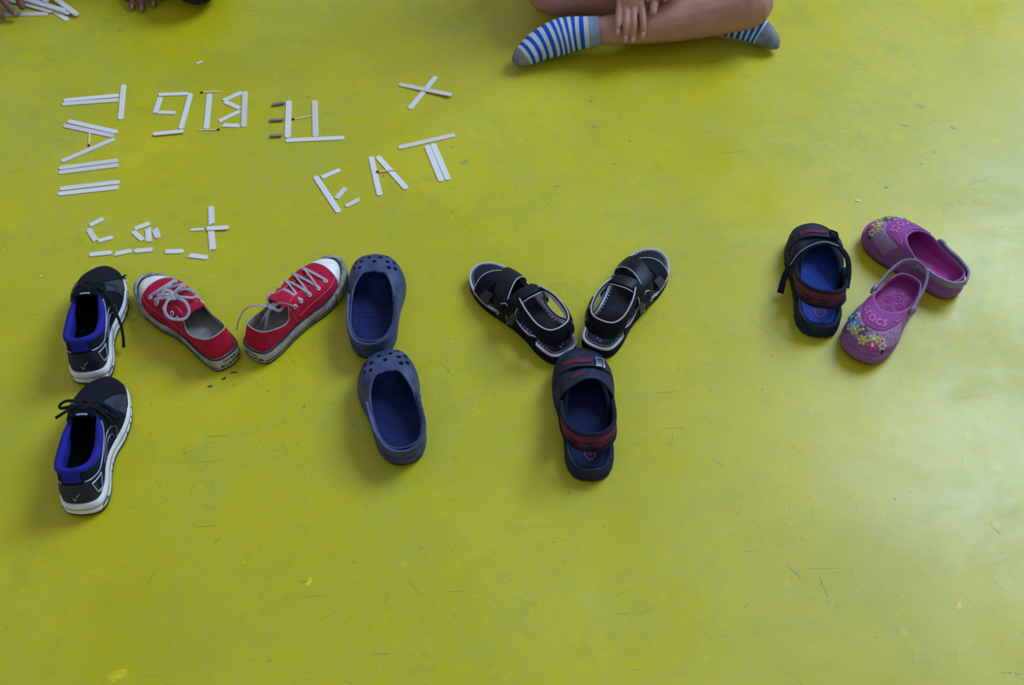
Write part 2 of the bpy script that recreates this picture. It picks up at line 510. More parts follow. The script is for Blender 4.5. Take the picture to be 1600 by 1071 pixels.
def canvas_sneaker(style, label, m=1):
    root = empty('canvas_sneaker')
    tag(root, label, 'shoe', 'pair of red canvas sneakers')
    SK = (.55, 0)
    oh = [(0, 0), (2.55, .9), (3.15, 4.2), (3.1, 8), (3.4, 11.5), (4.1, 14.6), (4.3, 17.4), (3.9, 20.3), (2.5, 23.2), (0, 24.5)]
    O = outline(oh, SK)
    spring = lambda y: .9*max(0, (y-17)/7.5)**2
    V, F = loft([ring_at(O, .35, 0, spring), ring_at(O, .10, .10, spring), ring_at(O, .08, .45, spring)])
    new_obj('outsole', V, F, DARKSOLE, None, root, m)
    V, F = loft([ring_at(O, .12, .45, spring), ring_at(O, 0, .60, spring), ring_at(O, -.02, 1.7, spring), ring_at(O, .05, 3.0, spring), ring_at(O, .25, 3.2, spring), ring_at(O, 1.1, 3.1, spring)])
    new_obj('sole', V, F, RUBBER, None, root, m)
    for z, r, d in ((1.15, .13, -.0), (1.75, .05, .02)):
        V, F = tube(ring_at(O, d, z, spring), r, 6, True, flat=.9)
        new_obj('sole_stripe', V, F, NAVY_LINE, None, root, m)
    rim_in = inset(O, .85)
    wf = lambda y: max(0, min(1, (y-13)/9))**1.5
    rim = [Vector((a_.x+(b_.x-a_.x)*(.16+.84*wf(a_.y)), a_.y+(b_.y-a_.y)*(.16+.84*wf(a_.y)), 3.14+spring(a_.y)*.9)) for a_, b_ in zip(O, rim_in)]
    V, F = tube(rim, .17, 6, True)
    new_obj('edge_stripe', V, F, NAVY_LINE, None, root, m)
    # ribbed bumper round the toe
    n = len(O); P = []; Nn = []
    lo, hi = int(n*.345), int(n*.655)
    rib = []
    for i in range(lo, hi+1):
        t = (O[(i+1) % n]-O[i-1]).normalized(); nn = Vector((t.y, -t.x, 0)); y = O[i].y
        P.append([O[i]+nn*(.16+.05*math.sin(j*PI/4))+Vector((0, 0, .55+2.35*j/4+spring(y))) for j in range(5)]); Nn.append([nn]*5)
    V, F, I = solid_grid(P, Nn, .3)
    bumper = new_obj('toe_bumper', V, F, RUBBER, None, root, m)
    parts = []
    for i in range(lo*4, hi*4):
        k = i/4; a = O[int(k) % n].lerp(O[(int(k)+1) % n], k-int(k)); t = (O[(int(k)+1) % n]-O[int(k)-1]).normalized(); nn = Vector((t.y, -t.x, 0))
        if i % 2: continue
        y = a.y
        for j in range(3):
            parts.append(tube([a+nn*.20+Vector((0, 0, .8+.68*j+spring(y))), a+nn*.20+t*.12+Vector((0, 0, 1.25+.68*j+spring(y)))], .05, 4))
    V, F, I = merge(parts)
    new_obj('bumper_ribs', V, F, RUBBER, None, bumper, m)
    # heel label with its lettering
    P = []; Nn = []
    for i in range(15):
        s = -2.4+4.8*i/14
        P.append([arc_on(O, s, .75+2.15*j/3, .10) for j in range(4)])
        a, b = arc_on(O, s, 0, 0), arc_on(O, s, 0, 1); Nn.append([(b-a)]*4)
    V, F, I = solid_grid(P, Nn, .14)
    lab = new_obj('heel_label', V, F, CREAM, None, root, m)
    for word, s0 in (('ALL', -1.15), ('STAR', 1.25)):
        tv, tf = text_mesh(word, .80, .03, 1.0, .015)
        V = [arc_on(O, m*(s0+p.x), 1.40+p.y*1.15, .13+p.z) for p in tv]
        new_obj('label_lettering', V, tf, BLACKTXT, None, lab, m, smooth=False)
    st = [((.34 if k % 2 == 0 else .15)*math.sin(k*PI/5), (.34 if k % 2 == 0 else .15)*math.cos(k*PI/5)) for k in range(10)]
    V, F = loft([[arc_on(O, m*(-.12+a_), 1.40+b_*1.1, .10+h) for a_, b_ in st] for h in (0, .06)])
    new_obj('label_star', V, F, BLACKTXT, None, lab, m, smooth=False)
    tv, tf = text_mesh('CONVERSE', .45, .03, 1.0, .008)
    V = [arc_on(O, m*p.x*1.05, 2.42+p.y*1.0, .13+p.z) for p in tv]
    new_obj('label_lettering', V, tf, BLACKTXT, None, lab, m, smooth=False)
    # upper
    z0 = 2.9
    half = [(0, .45, z0, 0, 1.5, 7.4, 1.6, .10, -1.2), (2.3, 1.2, z0, 1.9, 2.1, 7.2, 1.6, .1, -1.1), (2.85, 4.2, z0, 2.6, 4.5, 6.1, 1.5, .1, -.9),
            (2.85, 6.4, z0, 2.75, 6.4, 5.4, 1.2, .1, -.8), (2.9, 8.0, z0, 2.6, 7.6, 5.8, 1.3, .2, -.8), (3.1, 9.7, z0, 2.1, 8.4, 7.6, 1.9, .5, -.8),
            (3.5, 12.2, z0, 1.5, 10.0, 7.9, 2.3, .6, -.5), (3.9, 15.0, z0, 1.3, 12.6, 7.3, 2.3, .6, -.3), (4.0, 17.9, z0+.1, 1.2, 15.0, 6.5, 2.1, .6, -.2),
            (3.0, 20.6, z0+.25, .85, 16.8, 5.9, 1.8, .6, -.15), (1.7, 22.5, z0+.5, .4, 17.7, 5.7, 1.5, .55, -.12), (0, 23.3, z0+.6, 0, 17.9, 5.65, 1.3, .55, -.1)]
    U = Upper(half, SK)
    V, F, I = U.shell(.22, 110, 14)
    new_obj('upper', V, F, [RED, CANVAS_IN, CANVAS_IN], I, root, m)
    # toe cap
    K = U.K-1
    f1 = lambda th: max(U.u_at_y(th, 20.3-.10*(th-K)**2), .02)
    V, F, I = U.patch(K-2.9, K+2.9, 0.0, f1, .10, .16, 40, 10)
    new_obj('toe_cap', V, F, CAP, None, root, m)
    # seam lines
    for sgn in (1, -1):
        q = [(K-sgn*(K-5.0-.0), .30), (K-sgn*(K-6.2), .33), (K-sgn*(K-7.6), .36), (K-sgn*(K-8.9), .36)]
        V, F = U.line(q, .035, .02, 40, seg=4)
        new_obj('stitching', V, F, STITCH, None, root, m)
        q = [(K-sgn*(K-4.55), .12), (K-sgn*(K-4.62), .5), (K-sgn*(K-4.9), .95)]
        V, F = U.line(q, .035, .02, 16, seg=4)
        new_obj('stitching', V, F, STITCH, None, root, m)
    # insole and tongue
    R0 = [Vector((p.x, p.y, 3.4)) for p in inset(O, .55)]
    V, F = loft([[Vector((p.x, p.y, 2.6)) for p in R0], R0])
    new_obj('insole', V, F, INS, None, root, m)
    A = [(-2.0, 7.6, 8.3), (-1.9, 10, 7.8), (-1.7, 13, 6.9), (-1.4, 16, 6.0), (-1.0, 18.4, 5.4)]
    Bc = [(-x, y, z) for x, y, z in A]
    sft = lambda L_: [(x-SK[0]*max(0, (y-11)/13.5)**2, y, z-.15) for x, y, z in L_]
    V, F, I = sheet(sft(A), sft(Bc), .2, 24, 9, .35, flip=True)
    new_obj('tongue', V, F, RED, None, root, m)
    # eyelets
    E = {}
    ths = [5.3, 5.95, 6.7, 7.5, 8.4]; us = [.72, .69, .67, .66, .66]
    for sgn in (1, -1):
        for k, (th, u) in enumerate(zip(ths, us)):
            t_ = th if sgn == 1 else U.n-th
            c, nn = U.pt(t_, u), U.nrm(t_, u); E[(sgn, 4-k)] = (c, nn)
            ey = new_obj('eyelet', *torus(c+nn*.06, nn, .36, .10), METAL, None, root, m)
            V, F = disc(c+nn*.03, nn, .30, .05, 12)
            new_obj('eyelet_hole', V, F, MATS['hole_dark'], None, ey, m)
    e = lambda s, k, h=.0: E[(s, k)][0]+E[(s, k)][1]*h
    parts = []
    def lace(pts, r=.26, n=None, fl=.28): parts.append(tube(cat_open(pts, n or 8*len(pts)), r, 8, flat=fl))
    def cross(s, i, j, lift=.55):
        a, b = e(s, i, .05), e(-s, j, .05); mid = (a+b)/2+Vector((0, 0, lift))
        lace([a-Vector((0, 0, .15)), a+Vector((0, 0, .28)), mid, b+Vector((0, 0, .28)), b-Vector((0, 0, .15))])
    if style == 'bow':
        cross(1, 0, 0, .4); cross(1, 0, 1, .6); cross(-1, 0, 1, .8); cross(1, 1, 2, .7)
        kx, ky, kz = -.6, 12.6, 8.3
        # knot and loops
        lace([(kx-.5, ky-.4, kz-.2), (kx-.1, ky+.45, kz+.25), (kx+.45, ky+.1, kz+.1), (kx+.1, ky-.5, kz), (kx-.5, ky-.1, kz+.2)], .38, fl=.5)
        lace([(kx, ky, kz), (kx-1.4, ky-.3, kz+.45), (kx-2.9, ky-1.5, kz+.15), (kx-3.0, ky-3.2, kz-.3), (kx-1.6, ky-4.9, kz-.2), (kx-.2, ky-4.6, kz+.25), (kx+.5, ky-2.6, kz+.5), (kx+.1, ky-.3, kz+.1)], .27)
        lace([(kx, ky, kz), (kx+1.0, ky+.2, kz+.6), (kx+2.3, ky-.9, kz+.8), (kx+2.9, ky-2.3, kz+.2), (kx+2.0, ky-2.6, kz+.3), (kx+.8, ky-1.2, kz+.4), (kx, ky, kz+.1)], .27)
        lace([(kx, ky, kz), (kx-.5, ky+1.2, kz+.1), (kx-1.2, ky+2.3, kz-.4), (kx-1.5, ky+3.0, kz-.7)], .33)
        lace([(kx, ky, kz), (kx-1.0, ky+.7, kz+.15), (kx-1.9, ky+1.9, kz-.5), (kx-2.3, ky+2.6, kz-.85)], .30)
        lace([(kx, ky, kz), (kx+.3, ky+1.4, kz), (kx-.1, ky+2.6, kz-.2), (kx+.5, ky+3.6, kz-.7)], .30)
        lace([(kx, ky, kz), (kx+1.4, ky+.9, kz-.1), e(1, 2, .3), e(1, 2, -.1)], .30)
    else:
        cross(1, 0, 0, .4); cross(1, 1, 0, .7); cross(1, 2, 1, .6); cross(-1, 1, 1, .5); cross(-1, 2, 2, .65); cross(1, 3, 2, .7); cross(-1, 3, 3, .8)
        kx, ky, kz = -.4, 7.0, 7.6
        lace([e(1, 4, -.1), e(1, 4, .3), (1.0, 8.0, 8.3), (kx+.4, ky+.2, kz+.1)], .28, fl=.5)
        lace([e(-1, 4, -.1), e(-1, 4, .35), (-1.9, 8.2, 8.5), (-1.6, 7.3, 7.9), (kx-.2, ky, kz)], .28, fl=.4)
        lace([(kx-.4, ky-.3, kz-.2), (kx, ky+.4, kz+.25), (kx+.5, ky, kz+.1), (kx, ky-.5, kz), (kx-.4, ky, kz+.2)], .32, fl=.5)
        lace([(kx, ky, kz), (kx+.8, ky+.9, kz+.5), (kx+1.7, ky+.9, kz+.2), (kx+1.6, ky, kz-.1), (kx+.5, ky-.3, kz)], .26, fl=.4)
        lace([(kx, ky, kz), (kx-.1, ky-1.2, kz-1.0), (kx+.1, ky-2.4, kz-2.6), (kx+.2, ky-3.2, kz-4.1)], .30)
        lace([(kx, ky, kz), (kx-.6, ky-1.0, kz-1.2), (kx-1.2, ky-2.0, kz-2.8), (kx-1.5, ky-2.5, kz-4.0)], .28)
        lace([(kx, ky, kz), (kx-1.6, ky-1.0, kz+.1), (kx-3.0, ky-2.0, kz+.0), (kx-4.0, ky-3.0, kz-1.0), (kx-4.6, ky-4.2, kz-3.0), (kx-4.7, ky-4.9, kz-4.6)], .24, fl=.35)
    V, F, I = merge(parts)
    new_obj('laces', V, F, LACE, None, root, m)
    return root

a = canvas_sneaker('bow', 'red canvas low sneaker with its grey laces tied in a bow')
place(a, *PL['red1'])
a = canvas_sneaker('loose', 'red canvas low sneaker with loose grey lace ends hanging into it')
place(a, *PL['red2'])

# ------------------------------------------------------------------ dark running shoes
RUN = weave_mat('black_mesh_upper', (.0045, .0055, .014), 900, .9, .6, .3)
RUN_NAVY = mat('navy_synthetic', (.008, .011, .030), .55, .35, var=.3, vscale=50)
RUN_GREY = mat('bluish_grey_overlay', (.020, .026, .055), .5, .4, var=.2)
BLUE = mat('royal_blue_padding', (.014, .012, .215), .85, .25, var=.12, vscale=40, bump=.2)
SILVER = mat('silver_trim', (.30, .33, .38), .35, .5, metal=.3)
MID = mat('white_foam_midsole', (.80, .76, .74), .55, .4, col2=(.56, .53, .53), vscale=25)
BLACK = mat('black_fabric', (.004, .0045, .007), .95, .1, var=.3)
LACEK = weave_mat('black_lace', (.005, .006, .009), 2600, .9, .3)

def running_shoe(style, label, m=1):
    root = empty('running_shoe')
    tag(root, label, 'shoe', 'pair of dark running shoes')
    SK = (-.35, 0)
    oh = [(0, 0), (2.6, .8), (3.35, 3.6), (3.0, 7.0), (3.1, 10), (4.1, 13), (4.5, 16), (4.1, 19), (2.9, 21.9), (0, 23.5)]
    O = outline(oh, SK)
    spring = lambda y: 1.3*max(0, (y-15)/8.5)**2 + .35*max(0, (2.2-y)/2.2)**2
    top = lambda p: 3.0-.65*min(1, max(0, (p.y-6)/12))-1.0*max(0, (p.y-18.5)/5)
    V, F = loft([ring_at(O, .45, 0, spring), ring_at(O, .05, .12, spring), ring_at(O, .0, .55, spring)])
    new_obj('outsole', V, F, DARKSOLE, None, root, m)
    zf = lambda k: (lambda p: .55+(top(p)-.55)*k)
    V, F = loft([ring_at(O, .06, .5, spring), ring_at(O, -.06, zf(.12), spring), ring_at(O, -.10, zf(.34), spring), ring_at(O, .05, zf(.44), spring), ring_at(O, .05, zf(.50), spring), ring_at(O, -.05, zf(.60), spring), ring_at(O, .0, zf(.85), spring), ring_at(O, .22, zf(1.0), spring), ring_at(O, .9, zf(1.0), spring)])
    new_obj('midsole', V, F, MID, None, root, m)
    # dark flex grooves in the midsole edge and the outlined window at the heel side
    n = len(O); parts = []
    for f in (.17, .195, .30, .325, .35, .38, .62, .65, .675, .80, .825):
        i = int(f*n); t = (O[(i+1) % n]-O[i-1]).normalized(); nn = Vector((t.y, -t.x, 0)); y = O[i].y; sp = spring(y)
        V, F = tube([O[i]+nn*.04+Vector((0, 0, .6+sp)), O[i]+nn*.10+t*.15+Vector((0, 0, 1.0+sp)), O[i]+nn*.07+t*.2+Vector((0, 0, 1.35+sp))], .07, 5)
        new_obj('sole_groove', V, F, DARKSOLE, None, root, m)
    V, F = tube([p for p in ring_at(O, .02, zf(.47), spring)], .05, 5, True); new_obj('sole_seam', V, F, RUN_GREY, None, root, m)
    for s in (1, -1):
        pts = [arc_on(O, s*a_, z, .07) for a_, z in ((2.9, .75), (4.6, .75), (4.8, 1.4), (3.2, 1.5))]
        V, F = tube([*pts], .14, 6, True); new_obj('sole_window', V, F, BLACKTXT, None, root, m)
    half = [(0, .55, 2.7, 0, 2.3, 8.9, 2.2, .35, -1.8), (2.25, 1.2, 2.7, 1.85, 2.9, 8.6, 2.1, .3, -1.6), (3.0, 3.6, 2.6, 2.75, 4.7, 7.6, 1.8, .2, -1.4),
            (2.75, 6.8, 2.4, 2.95, 7.0, 6.9, 1.6, .1, -1.2), (2.85, 9.6, 2.3, 2.85, 9.2, 6.9, 1.6, .15, -1.0), (3.5, 12, 2.2, 2.55, 11.0, 7.3, 1.8, .3, -.9),
            (4.1, 14.4, 2.2, 2.1, 12.4, 7.7, 2.2, .5, -.8), (4.2, 17, 2.3, 1.55, 13.2, 7.9, 2.4, .55, -.9), (3.85, 19.3, 2.2, 1.0, 13.6, 7.9, 2.5, .55, -1.2),
            (2.75, 22.0, 2.2, .5, 13.8, 7.9, 2.3, .5, -1.5), (0, 23.6, 2.2, 0, 13.85, 7.9, 2.2, .48, -1.6)]
    U = Upper(half, SK); K = U.K-1; n2 = U.n
    V, F, I = U.shell(.35, 110, 16)
    new_obj('upper', V, F, [RUN, BLUE, BLACK], I, root, m)
    # padded blue collar: fat rolled rim from eyestay to eyestay round the heel
    cen = [U.off(th, .985, -.35)+Vector((0, 0, .05)) for th in [-6.1+12.2*i/60 for i in range(61)]]
    rr = lerp_list([.26, .55, .66, .58, .42, .58, .66, .55, .26], 61)
    V, F = tube(cen, rr, 12); collar = new_obj('padded_collar', V, F, BLUE, None, root, m)
    V, F, I = U.patch(-5.6, 5.6, .50, .96, -.30, .30, 40, 7)
    new_obj('collar_lining', V, F, BLUE, None, root, m)
    V, F, I = U.patch(-.6, .6, .70, 1.0, .16, .3, 16, 7); new_obj('heel_tab', V, F, BLUE, None, root, m)
    V, F, I = U.patch(-1.55, 1.55, .05, .62, .10, .16, 24, 8); new_obj('heel_counter', V, F, RUN_NAVY, None, root, m)
    tipf = lambda th: .55-.20*abs(th-K)/2.2
    V, F, I = U.patch(K-2.7, K+2.7, 0.0, lambda th: .14, .07, .12, 40, 5); new_obj('toe_guard', V, F, RUN_NAVY, None, root, m)
    V, F, I = U.patch(K-3.4, K-1.9, lambda th: .10, lambda th: .75, .08, .12, 12, 10); new_obj('side_overlay', V, F, RUN_GREY, None, root, m)
    V, F, I = U.patch(K+1.9, K+3.4, lambda th: .10, lambda th: .75, .08, .12, 12, 10); new_obj('side_overlay', V, F, RUN_GREY, None, root, m)
    for s in (1, -1):
        g = lambda th: s*th
        # silver curves along the collar and quarter
        for path, r in (([(g(.75), .66), (g(1.6), .63), (g(2.4), .60), (g(3.4), .70), (g(4.6), .80), (g(5.6), .93)], .11),
                        ([(g(3.0), .30), (g(3.7), .55), (g(4.6), .62), (g(5.3), .52), (g(5.5), .30), (g(5.0), .10)], .08),
                        ([(g(3.4), .22), (g(4.0), .42), (g(4.6), .46), (g(4.95), .36), (g(4.9), .2)], .07)):
            V, F = U.line(path, r, .06, 40, seg=6, flat=.6); new_obj('silver_line', V, F, SILVER, None, root, m)
        # outlined triangle at the heel quarter
        tri = [(g(1.15), .53), (g(2.15), .50), (g(1.75), .16), (g(1.35), .20)]
        parts = []
        for i in range(4):
            a_, b_ = tri[i], tri[(i+1) % 4]
            parts.append(tube([U.off(a_[0]+(b_[0]-a_[0])*k/6, a_[1]+(b_[1]-a_[1])*k/6, .13) for k in range(7)], .13, 6, flat=.6))
        V, F, I = merge(parts); new_obj('heel_triangle', V, F, SILVER, None, root, m)
        # swoosh on the side
    P = []; Nn = []
    for i in range(15):                                       # small check-shaped mark on the heel counter
        t = i/14; th = (-.30+.60*t)*m; lo = .33-.13*math.sin(min(1, t*2.2)*PI/1.0)*(1 if t < .45 else .0)
        c0 = .30 - .10*math.sin(PI*min(1, t/.5)) if t < .5 else .30+.10*(t-.5)/.5
        w = .050*math.sin(PI*min(1, t*1.6+.08)) if t < .55 else .050*max(0.06, (1-t)/.45)
        a_, b_ = U.off(th, c0-w*.5, .15), U.off(th, c0+w*.5, .15)
        P.append([a_, b_]); Nn.append([U.nrm(th, c0)]*2)
    V, F, I = solid_grid(P, Nn, .05); new_obj('heel_mark', V, F, SILVER, None, root, m)
    # insole with a thin grey curve
    R0 = [Vector((p.x, p.y, 3.3)) for p in inset(O, .7)]
    V, F = loft([[Vector((p.x, p.y, 2.9)) for p in R0], R0]); ins = new_obj('insole', V, F, BLACK, None, root, m)
    V, F = tube(cat_open([(-1.7, 3.6, 3.34), (-1.2, 4.6, 3.34), (0, 6.2, 3.34), (1.3, 7.6, 3.34)], 20), lerp_list([.03, .16, .10, .04], 20), 6, flat=.3, up=(0, 0, 1))
    new_obj('insole_mark', V, F, SILVER, None, ins, m)
    # tongue and laces
    V, F, I = sheet([(-1.9, 12.0, 8.6), (-1.8, 13.2, 8.3), (-1.5, 15, 7.1), (-1.2, 17, 6.0)], [(1.9, 12.0, 8.6), (1.8, 13.2, 8.3), (1.5, 15, 7.1), (1.2, 17, 6.0)], .45, 18, 9, .35, flip=True)
    tg = new_obj('tongue', V, F, BLACK, None, root, m)
    V, F, I = sheet([(-.7, 12.05, 8.98), (-.7, 12.35, 9.0)], [(.9, 12.05, 8.98), (.9, 12.35, 9.0)], .05, 6, 6, .1, flip=True)
    new_obj('tongue_label', V, F, SILVER, None, tg, m)
    parts = []
    for k in range(4):
        y = 13.4+k*1.05; z = U.pt(K, 1-.13*(k+.3)).z+.35
        for s in (1, -1):
            parts.append(tube(cat_open([(-1.9*s, y, z-.7), (-1.2*s, y+.1, z-.05), (0, y+.35, z+.25), (1.2*s, y+.6, z-.05), (1.9*s, y+.7, z-.7)], 20), .26, 7, flat=.6))
    kx, ky, kz = 0.0, 14.6, 8.15
    def lc(p, r=.26): parts.append(tube(cat_open(p, 10*len(p)), r, 7, flat=.75))
    lc([(kx-.6, ky, kz-.2), (kx, ky+.5, kz+.35), (kx+.6, ky, kz), (kx, ky-.5, kz+.2), (kx-.6, ky, kz+.1)], .34)
    if style == 'long':
        lc([(kx, ky, kz), (1.4, 15.2, 8.2), (2.8, 15.9, 7.6), (4.2, 16.6, 7.0), (5.3, 17.0, 6.8)])
        lc([(5.0, 16.95, 6.9), (5.6, 16.7, 6.7)], .18); lc([(5.0, 16.95, 6.9), (5.7, 17.4, 6.8)], .18)
        lc([(kx, ky, kz), (1.6, 14.2, 8.0), (2.9, 13.2, 7.0), (3.8, 11.5, 5.2), (4.5, 9.8, 3.6), (4.8, 8.2, 2.6), (4.75, 6.4, 1.2)])
        lc([(kx, ky, kz), (-1.2, 14.6, 8.4), (-2.1, 13.8, 7.9), (-1.6, 13.2, 8.2), (kx, ky, kz)])
    else:
        lc([(kx, ky, kz), (-1.4, 15.1, 8.4), (-3.0, 15.3, 8.2), (-4.0, 14.9, 7.7), (-3.6, 14.4, 7.7), (-2.0, 14.3, 8.2), (kx, ky, kz)])
        lc([(kx, ky, kz), (-1.5, 14.2, 8.3), (-3.2, 13.3, 7.9), (-4.3, 12.9, 7.4)])
        lc([(kx, ky, kz), (1.4, 15.0, 8.2), (2.8, 14.8, 7.3), (4.1, 14.2, 6.1), (4.4, 13.4, 5.6), (3.0, 13.7, 7.1), (1.5, 14.3, 8.1), (kx, ky, kz)])
        lc([(kx, ky, kz), (1.2, 13.9, 8.3), (2.6, 13.3, 7.5), (3.8, 12.3, 6.1)])
    V, F, I = merge(parts); new_obj('laces', V, F, LACEK, None, root, m)
    return root

a = running_shoe('long', 'dark running shoe with a lace trailing to the floor, farther of the two'); place(a, *PL['run1'])
a = running_shoe('bow', 'dark running shoe nearest the camera with royal blue collar and white sole'); place(a, *PL['run2'])

# ------------------------------------------------------------------ navy foam clogs
CLOG = mat('navy_foam', (.024, .033, .095), .6, .35, col2=(.060, .072, .145), vscale=35, bump=.08, bscale=500)
CLOG_IN = mat('navy_foam_footbed', (.006, .013, .075), .65, .2, var=.2, vscale=40, bump=.3, bscale=250)
def clog_body(root, half, O, spring, outer, inner, sole_dark, m, t=.45, SK=(0, 0)):
    V, F = loft([ring_at(O, .5, 0, spring), ring_at(O, .15, .12, spring), ring_at(O, .10, .5, spring)])
    new_obj('outsole', V, F, sole_dark, None, root, m)
    V, F = loft([ring_at(O, .12, .45, spring), ring_at(O, -.02, .7, spring), ring_at(O, -.08, 1.3, spring), ring_at(O, .02, 1.9, spring), ring_at(O, .3, 2.1, spring), ring_at(O, 1.0, 2.1, spring)], cap1=False)
    new_obj('sole', V, F, outer, None, root, m)
    U = Upper(half, SK)
    V, F, I = U.shell(t, 110, 16)
    up_ = new_obj('upper', V, F, [outer, outer, inner], I, root, m)
    R0 = [Vector((p.x, p.y, 2.25)) for p in inset(O, .35)]; R1 = [Vector((p.x, p.y, 2.15)) for p in inset(O, 1.2)]
    V, F = loft([[Vector((p.x, p.y, 1.9)) for p in R0], R0, R1]); bed = new_obj('footbed', V, F, inner, None, root, m)
    return U, up_, bed

def navy_clog(label, m=1, bend=.5):
    root = empty('foam_clog'); tag(root, label, 'shoe', 'pair of navy foam clogs')
    SK = (bend, 0)
    oh = [(0, .1), (2.35, .95), (3.75, 3.6), (4.0, 7), (4.2, 10), (4.8, 13), (4.95, 15.4), (4.4, 18), (2.9, 20.2), (0, 21.0)]
    O = outline(oh, SK); spring = lambda y: 1.0*max(0, (y-13)/8)**2+.5*max(0, (3-y)/3)**2
    z0 = 1.9
    half = [(0, .3, z0, 0, .6, 4.6, 1.0, .1, -.8), (2.25, 1.05, z0, 2.25, 1.25, 4.6, 1.0, .1, -.8), (3.6, 3.6, z0, 3.5, 3.7, 4.6, 1.0, .1, -.8), (3.9, 6.8, z0, 3.8, 6.5, 4.8, 1.1, .1, -.9),
            (4.1, 9.6, z0, 3.75, 8.9, 5.5, 1.6, .2, -1.1), (4.6, 12.4, z0, 3.4, 11.0, 6.2, 2.2, .35, -1.0), (4.8, 14.9, z0+.05, 2.65, 12.9, 6.5, 2.8, .5, -.6), (4.3, 17.6, z0+.25, 1.8, 14.1, 6.6, 2.9, .55, -.5),
            (2.8, 19.8, z0+.5, .85, 14.3, 6.6, 2.7, .58, -.4), (0, 20.6, z0+.6, 0, 14.5, 6.6, 2.5, .6, -.4)]
    U, up_, bed = clog_body(root, half, O, spring, CLOG, CLOG_IN, DARKSOLE, m, .42, SK)
    K = U.K-1
    holes = []
    for th, u in ((0, .40), (-.9, .42), (.9, .42), (-.45, .60), (.45, .60), (-1.7, .48), (1.7, .48), (-1.25, .66), (1.25, .66), (0, .78), (-2.3, .60), (2.3, .60), (-1.9, .80), (1.9, .80)):
        c, nn = U.pt(K+th, u), U.nrm(K+th, u); holes.append(plug(c, nn, .42, 1.2, 12))
    for s in (1, -1):                                     # row of vents low at the toe sides
        for th in (1.5, 2.1, 2.7):
            c, nn = U.pt(K+s*th, .12), U.nrm(K+s*th, .12); holes.append(plug(c, nn, .30, 1.0, 8, ell=1.6, ax=(0, 0, 1)))
    cut(up_, holes, m=m)
    # strap lying round the heel with a rivet at either end
    A = [(-4.25, 9.4, 4.7), (-4.15, 7.0, 4.1), (-3.95, 3.9, 3.7), (-2.6, .85, 3.5), (0, -.25, 3.5), (2.6, .85, 3.5), (3.95, 3.9, 3.7), (4.15, 7.0, 4.1), (4.25, 9.4, 4.7)]
    B = [(-4.15, 9.6, 6.2), (-4.1, 7.0, 5.8), (-3.85, 3.9, 5.4), (-2.55, .8, 5.2), (0, -.3, 5.2), (2.55, .8, 5.2), (3.85, 3.9, 5.4), (4.1, 7.0, 5.8), (4.15, 9.6, 6.2)]
    V, F, I = sheet(A, B, .42, 60, 8, .12, flip=False)
    st = new_obj('heel_strap', V, F, CLOG, None, root, m)
    for s in (1, -1):
        V, F = disc((s*4.2, 9.3, 5.45), (s, .1, .1), .72, .16, 18); new_obj('rivet', V, F, CLOG, None, st, m)
    # raised dots on the footbed
    parts = []
    for i in range(9):
        for j in range(-4, 5):
            y = 1.8+i*1.0; x = j*.62
            if abs(x) < 2.5: parts.append(disc((x, y, 2.16), (0, 0, 1), .12, .07, 6))
    V, F, I = merge(parts); tag(new_obj('footbed_bumps', V, F, CLOG_IN, None, bed, m), kind='stuff')
    return root
a = navy_clog('navy foam clog standing beside the white toe of the red sneaker'); place(a, *PL['nclog1'])
a = navy_clog('navy foam clog nearest the camera, its toe against the other navy clog', -1, .9); place(a, *PL['nclog2'])

# ------------------------------------------------------------------ pink foam clogs
PINK = mat('pink_foam', (.25, .036, .190), .6, .25, col2=(.29, .052, .225), vscale=30, bump=.06)
PINK_IN = mat('pink_foam_footbed', (.36, .042, .235), .6, .25, col2=(.42, .060, .28), vscale=30, bump=.06)
PINK_D = mat('dusty_pink_foam', (.235, .072, .215), .6, .3, col2=(.30, .105, .26), vscale=28, bump=.08)
PINK_SOLE = mat('mauve_sole', (.16, .05, .10), .7, .3, col2=(.11, .04, .06), vscale=25)
LILAC = mat('lilac_panel', (.33, .17, .32), .45, .45, col2=(.27, .16, .26), vscale=40)
LILAC_STRAP = mat('lilac_grey_strap', (.26, .19, .30), .55, .35, col2=(.21, .165, .24), vscale=30)
PINK_TXT = mat('bright_pink_lettering', (.50, .095, .29), .45, .5)
DECO = [mat('deco_blue', (.06, .22, .42), .4, .5), mat('deco_yellow', (.46, .38, .08), .4, .5), mat('deco_magenta', (.45, .03, .14), .4, .5), mat('deco_pale', (.42, .47, .48), .4, .5), mat('deco_olive', (.36, .34, .12), .4, .5), mat('deco_brown', (.10, .05, .06), .4, .5)]

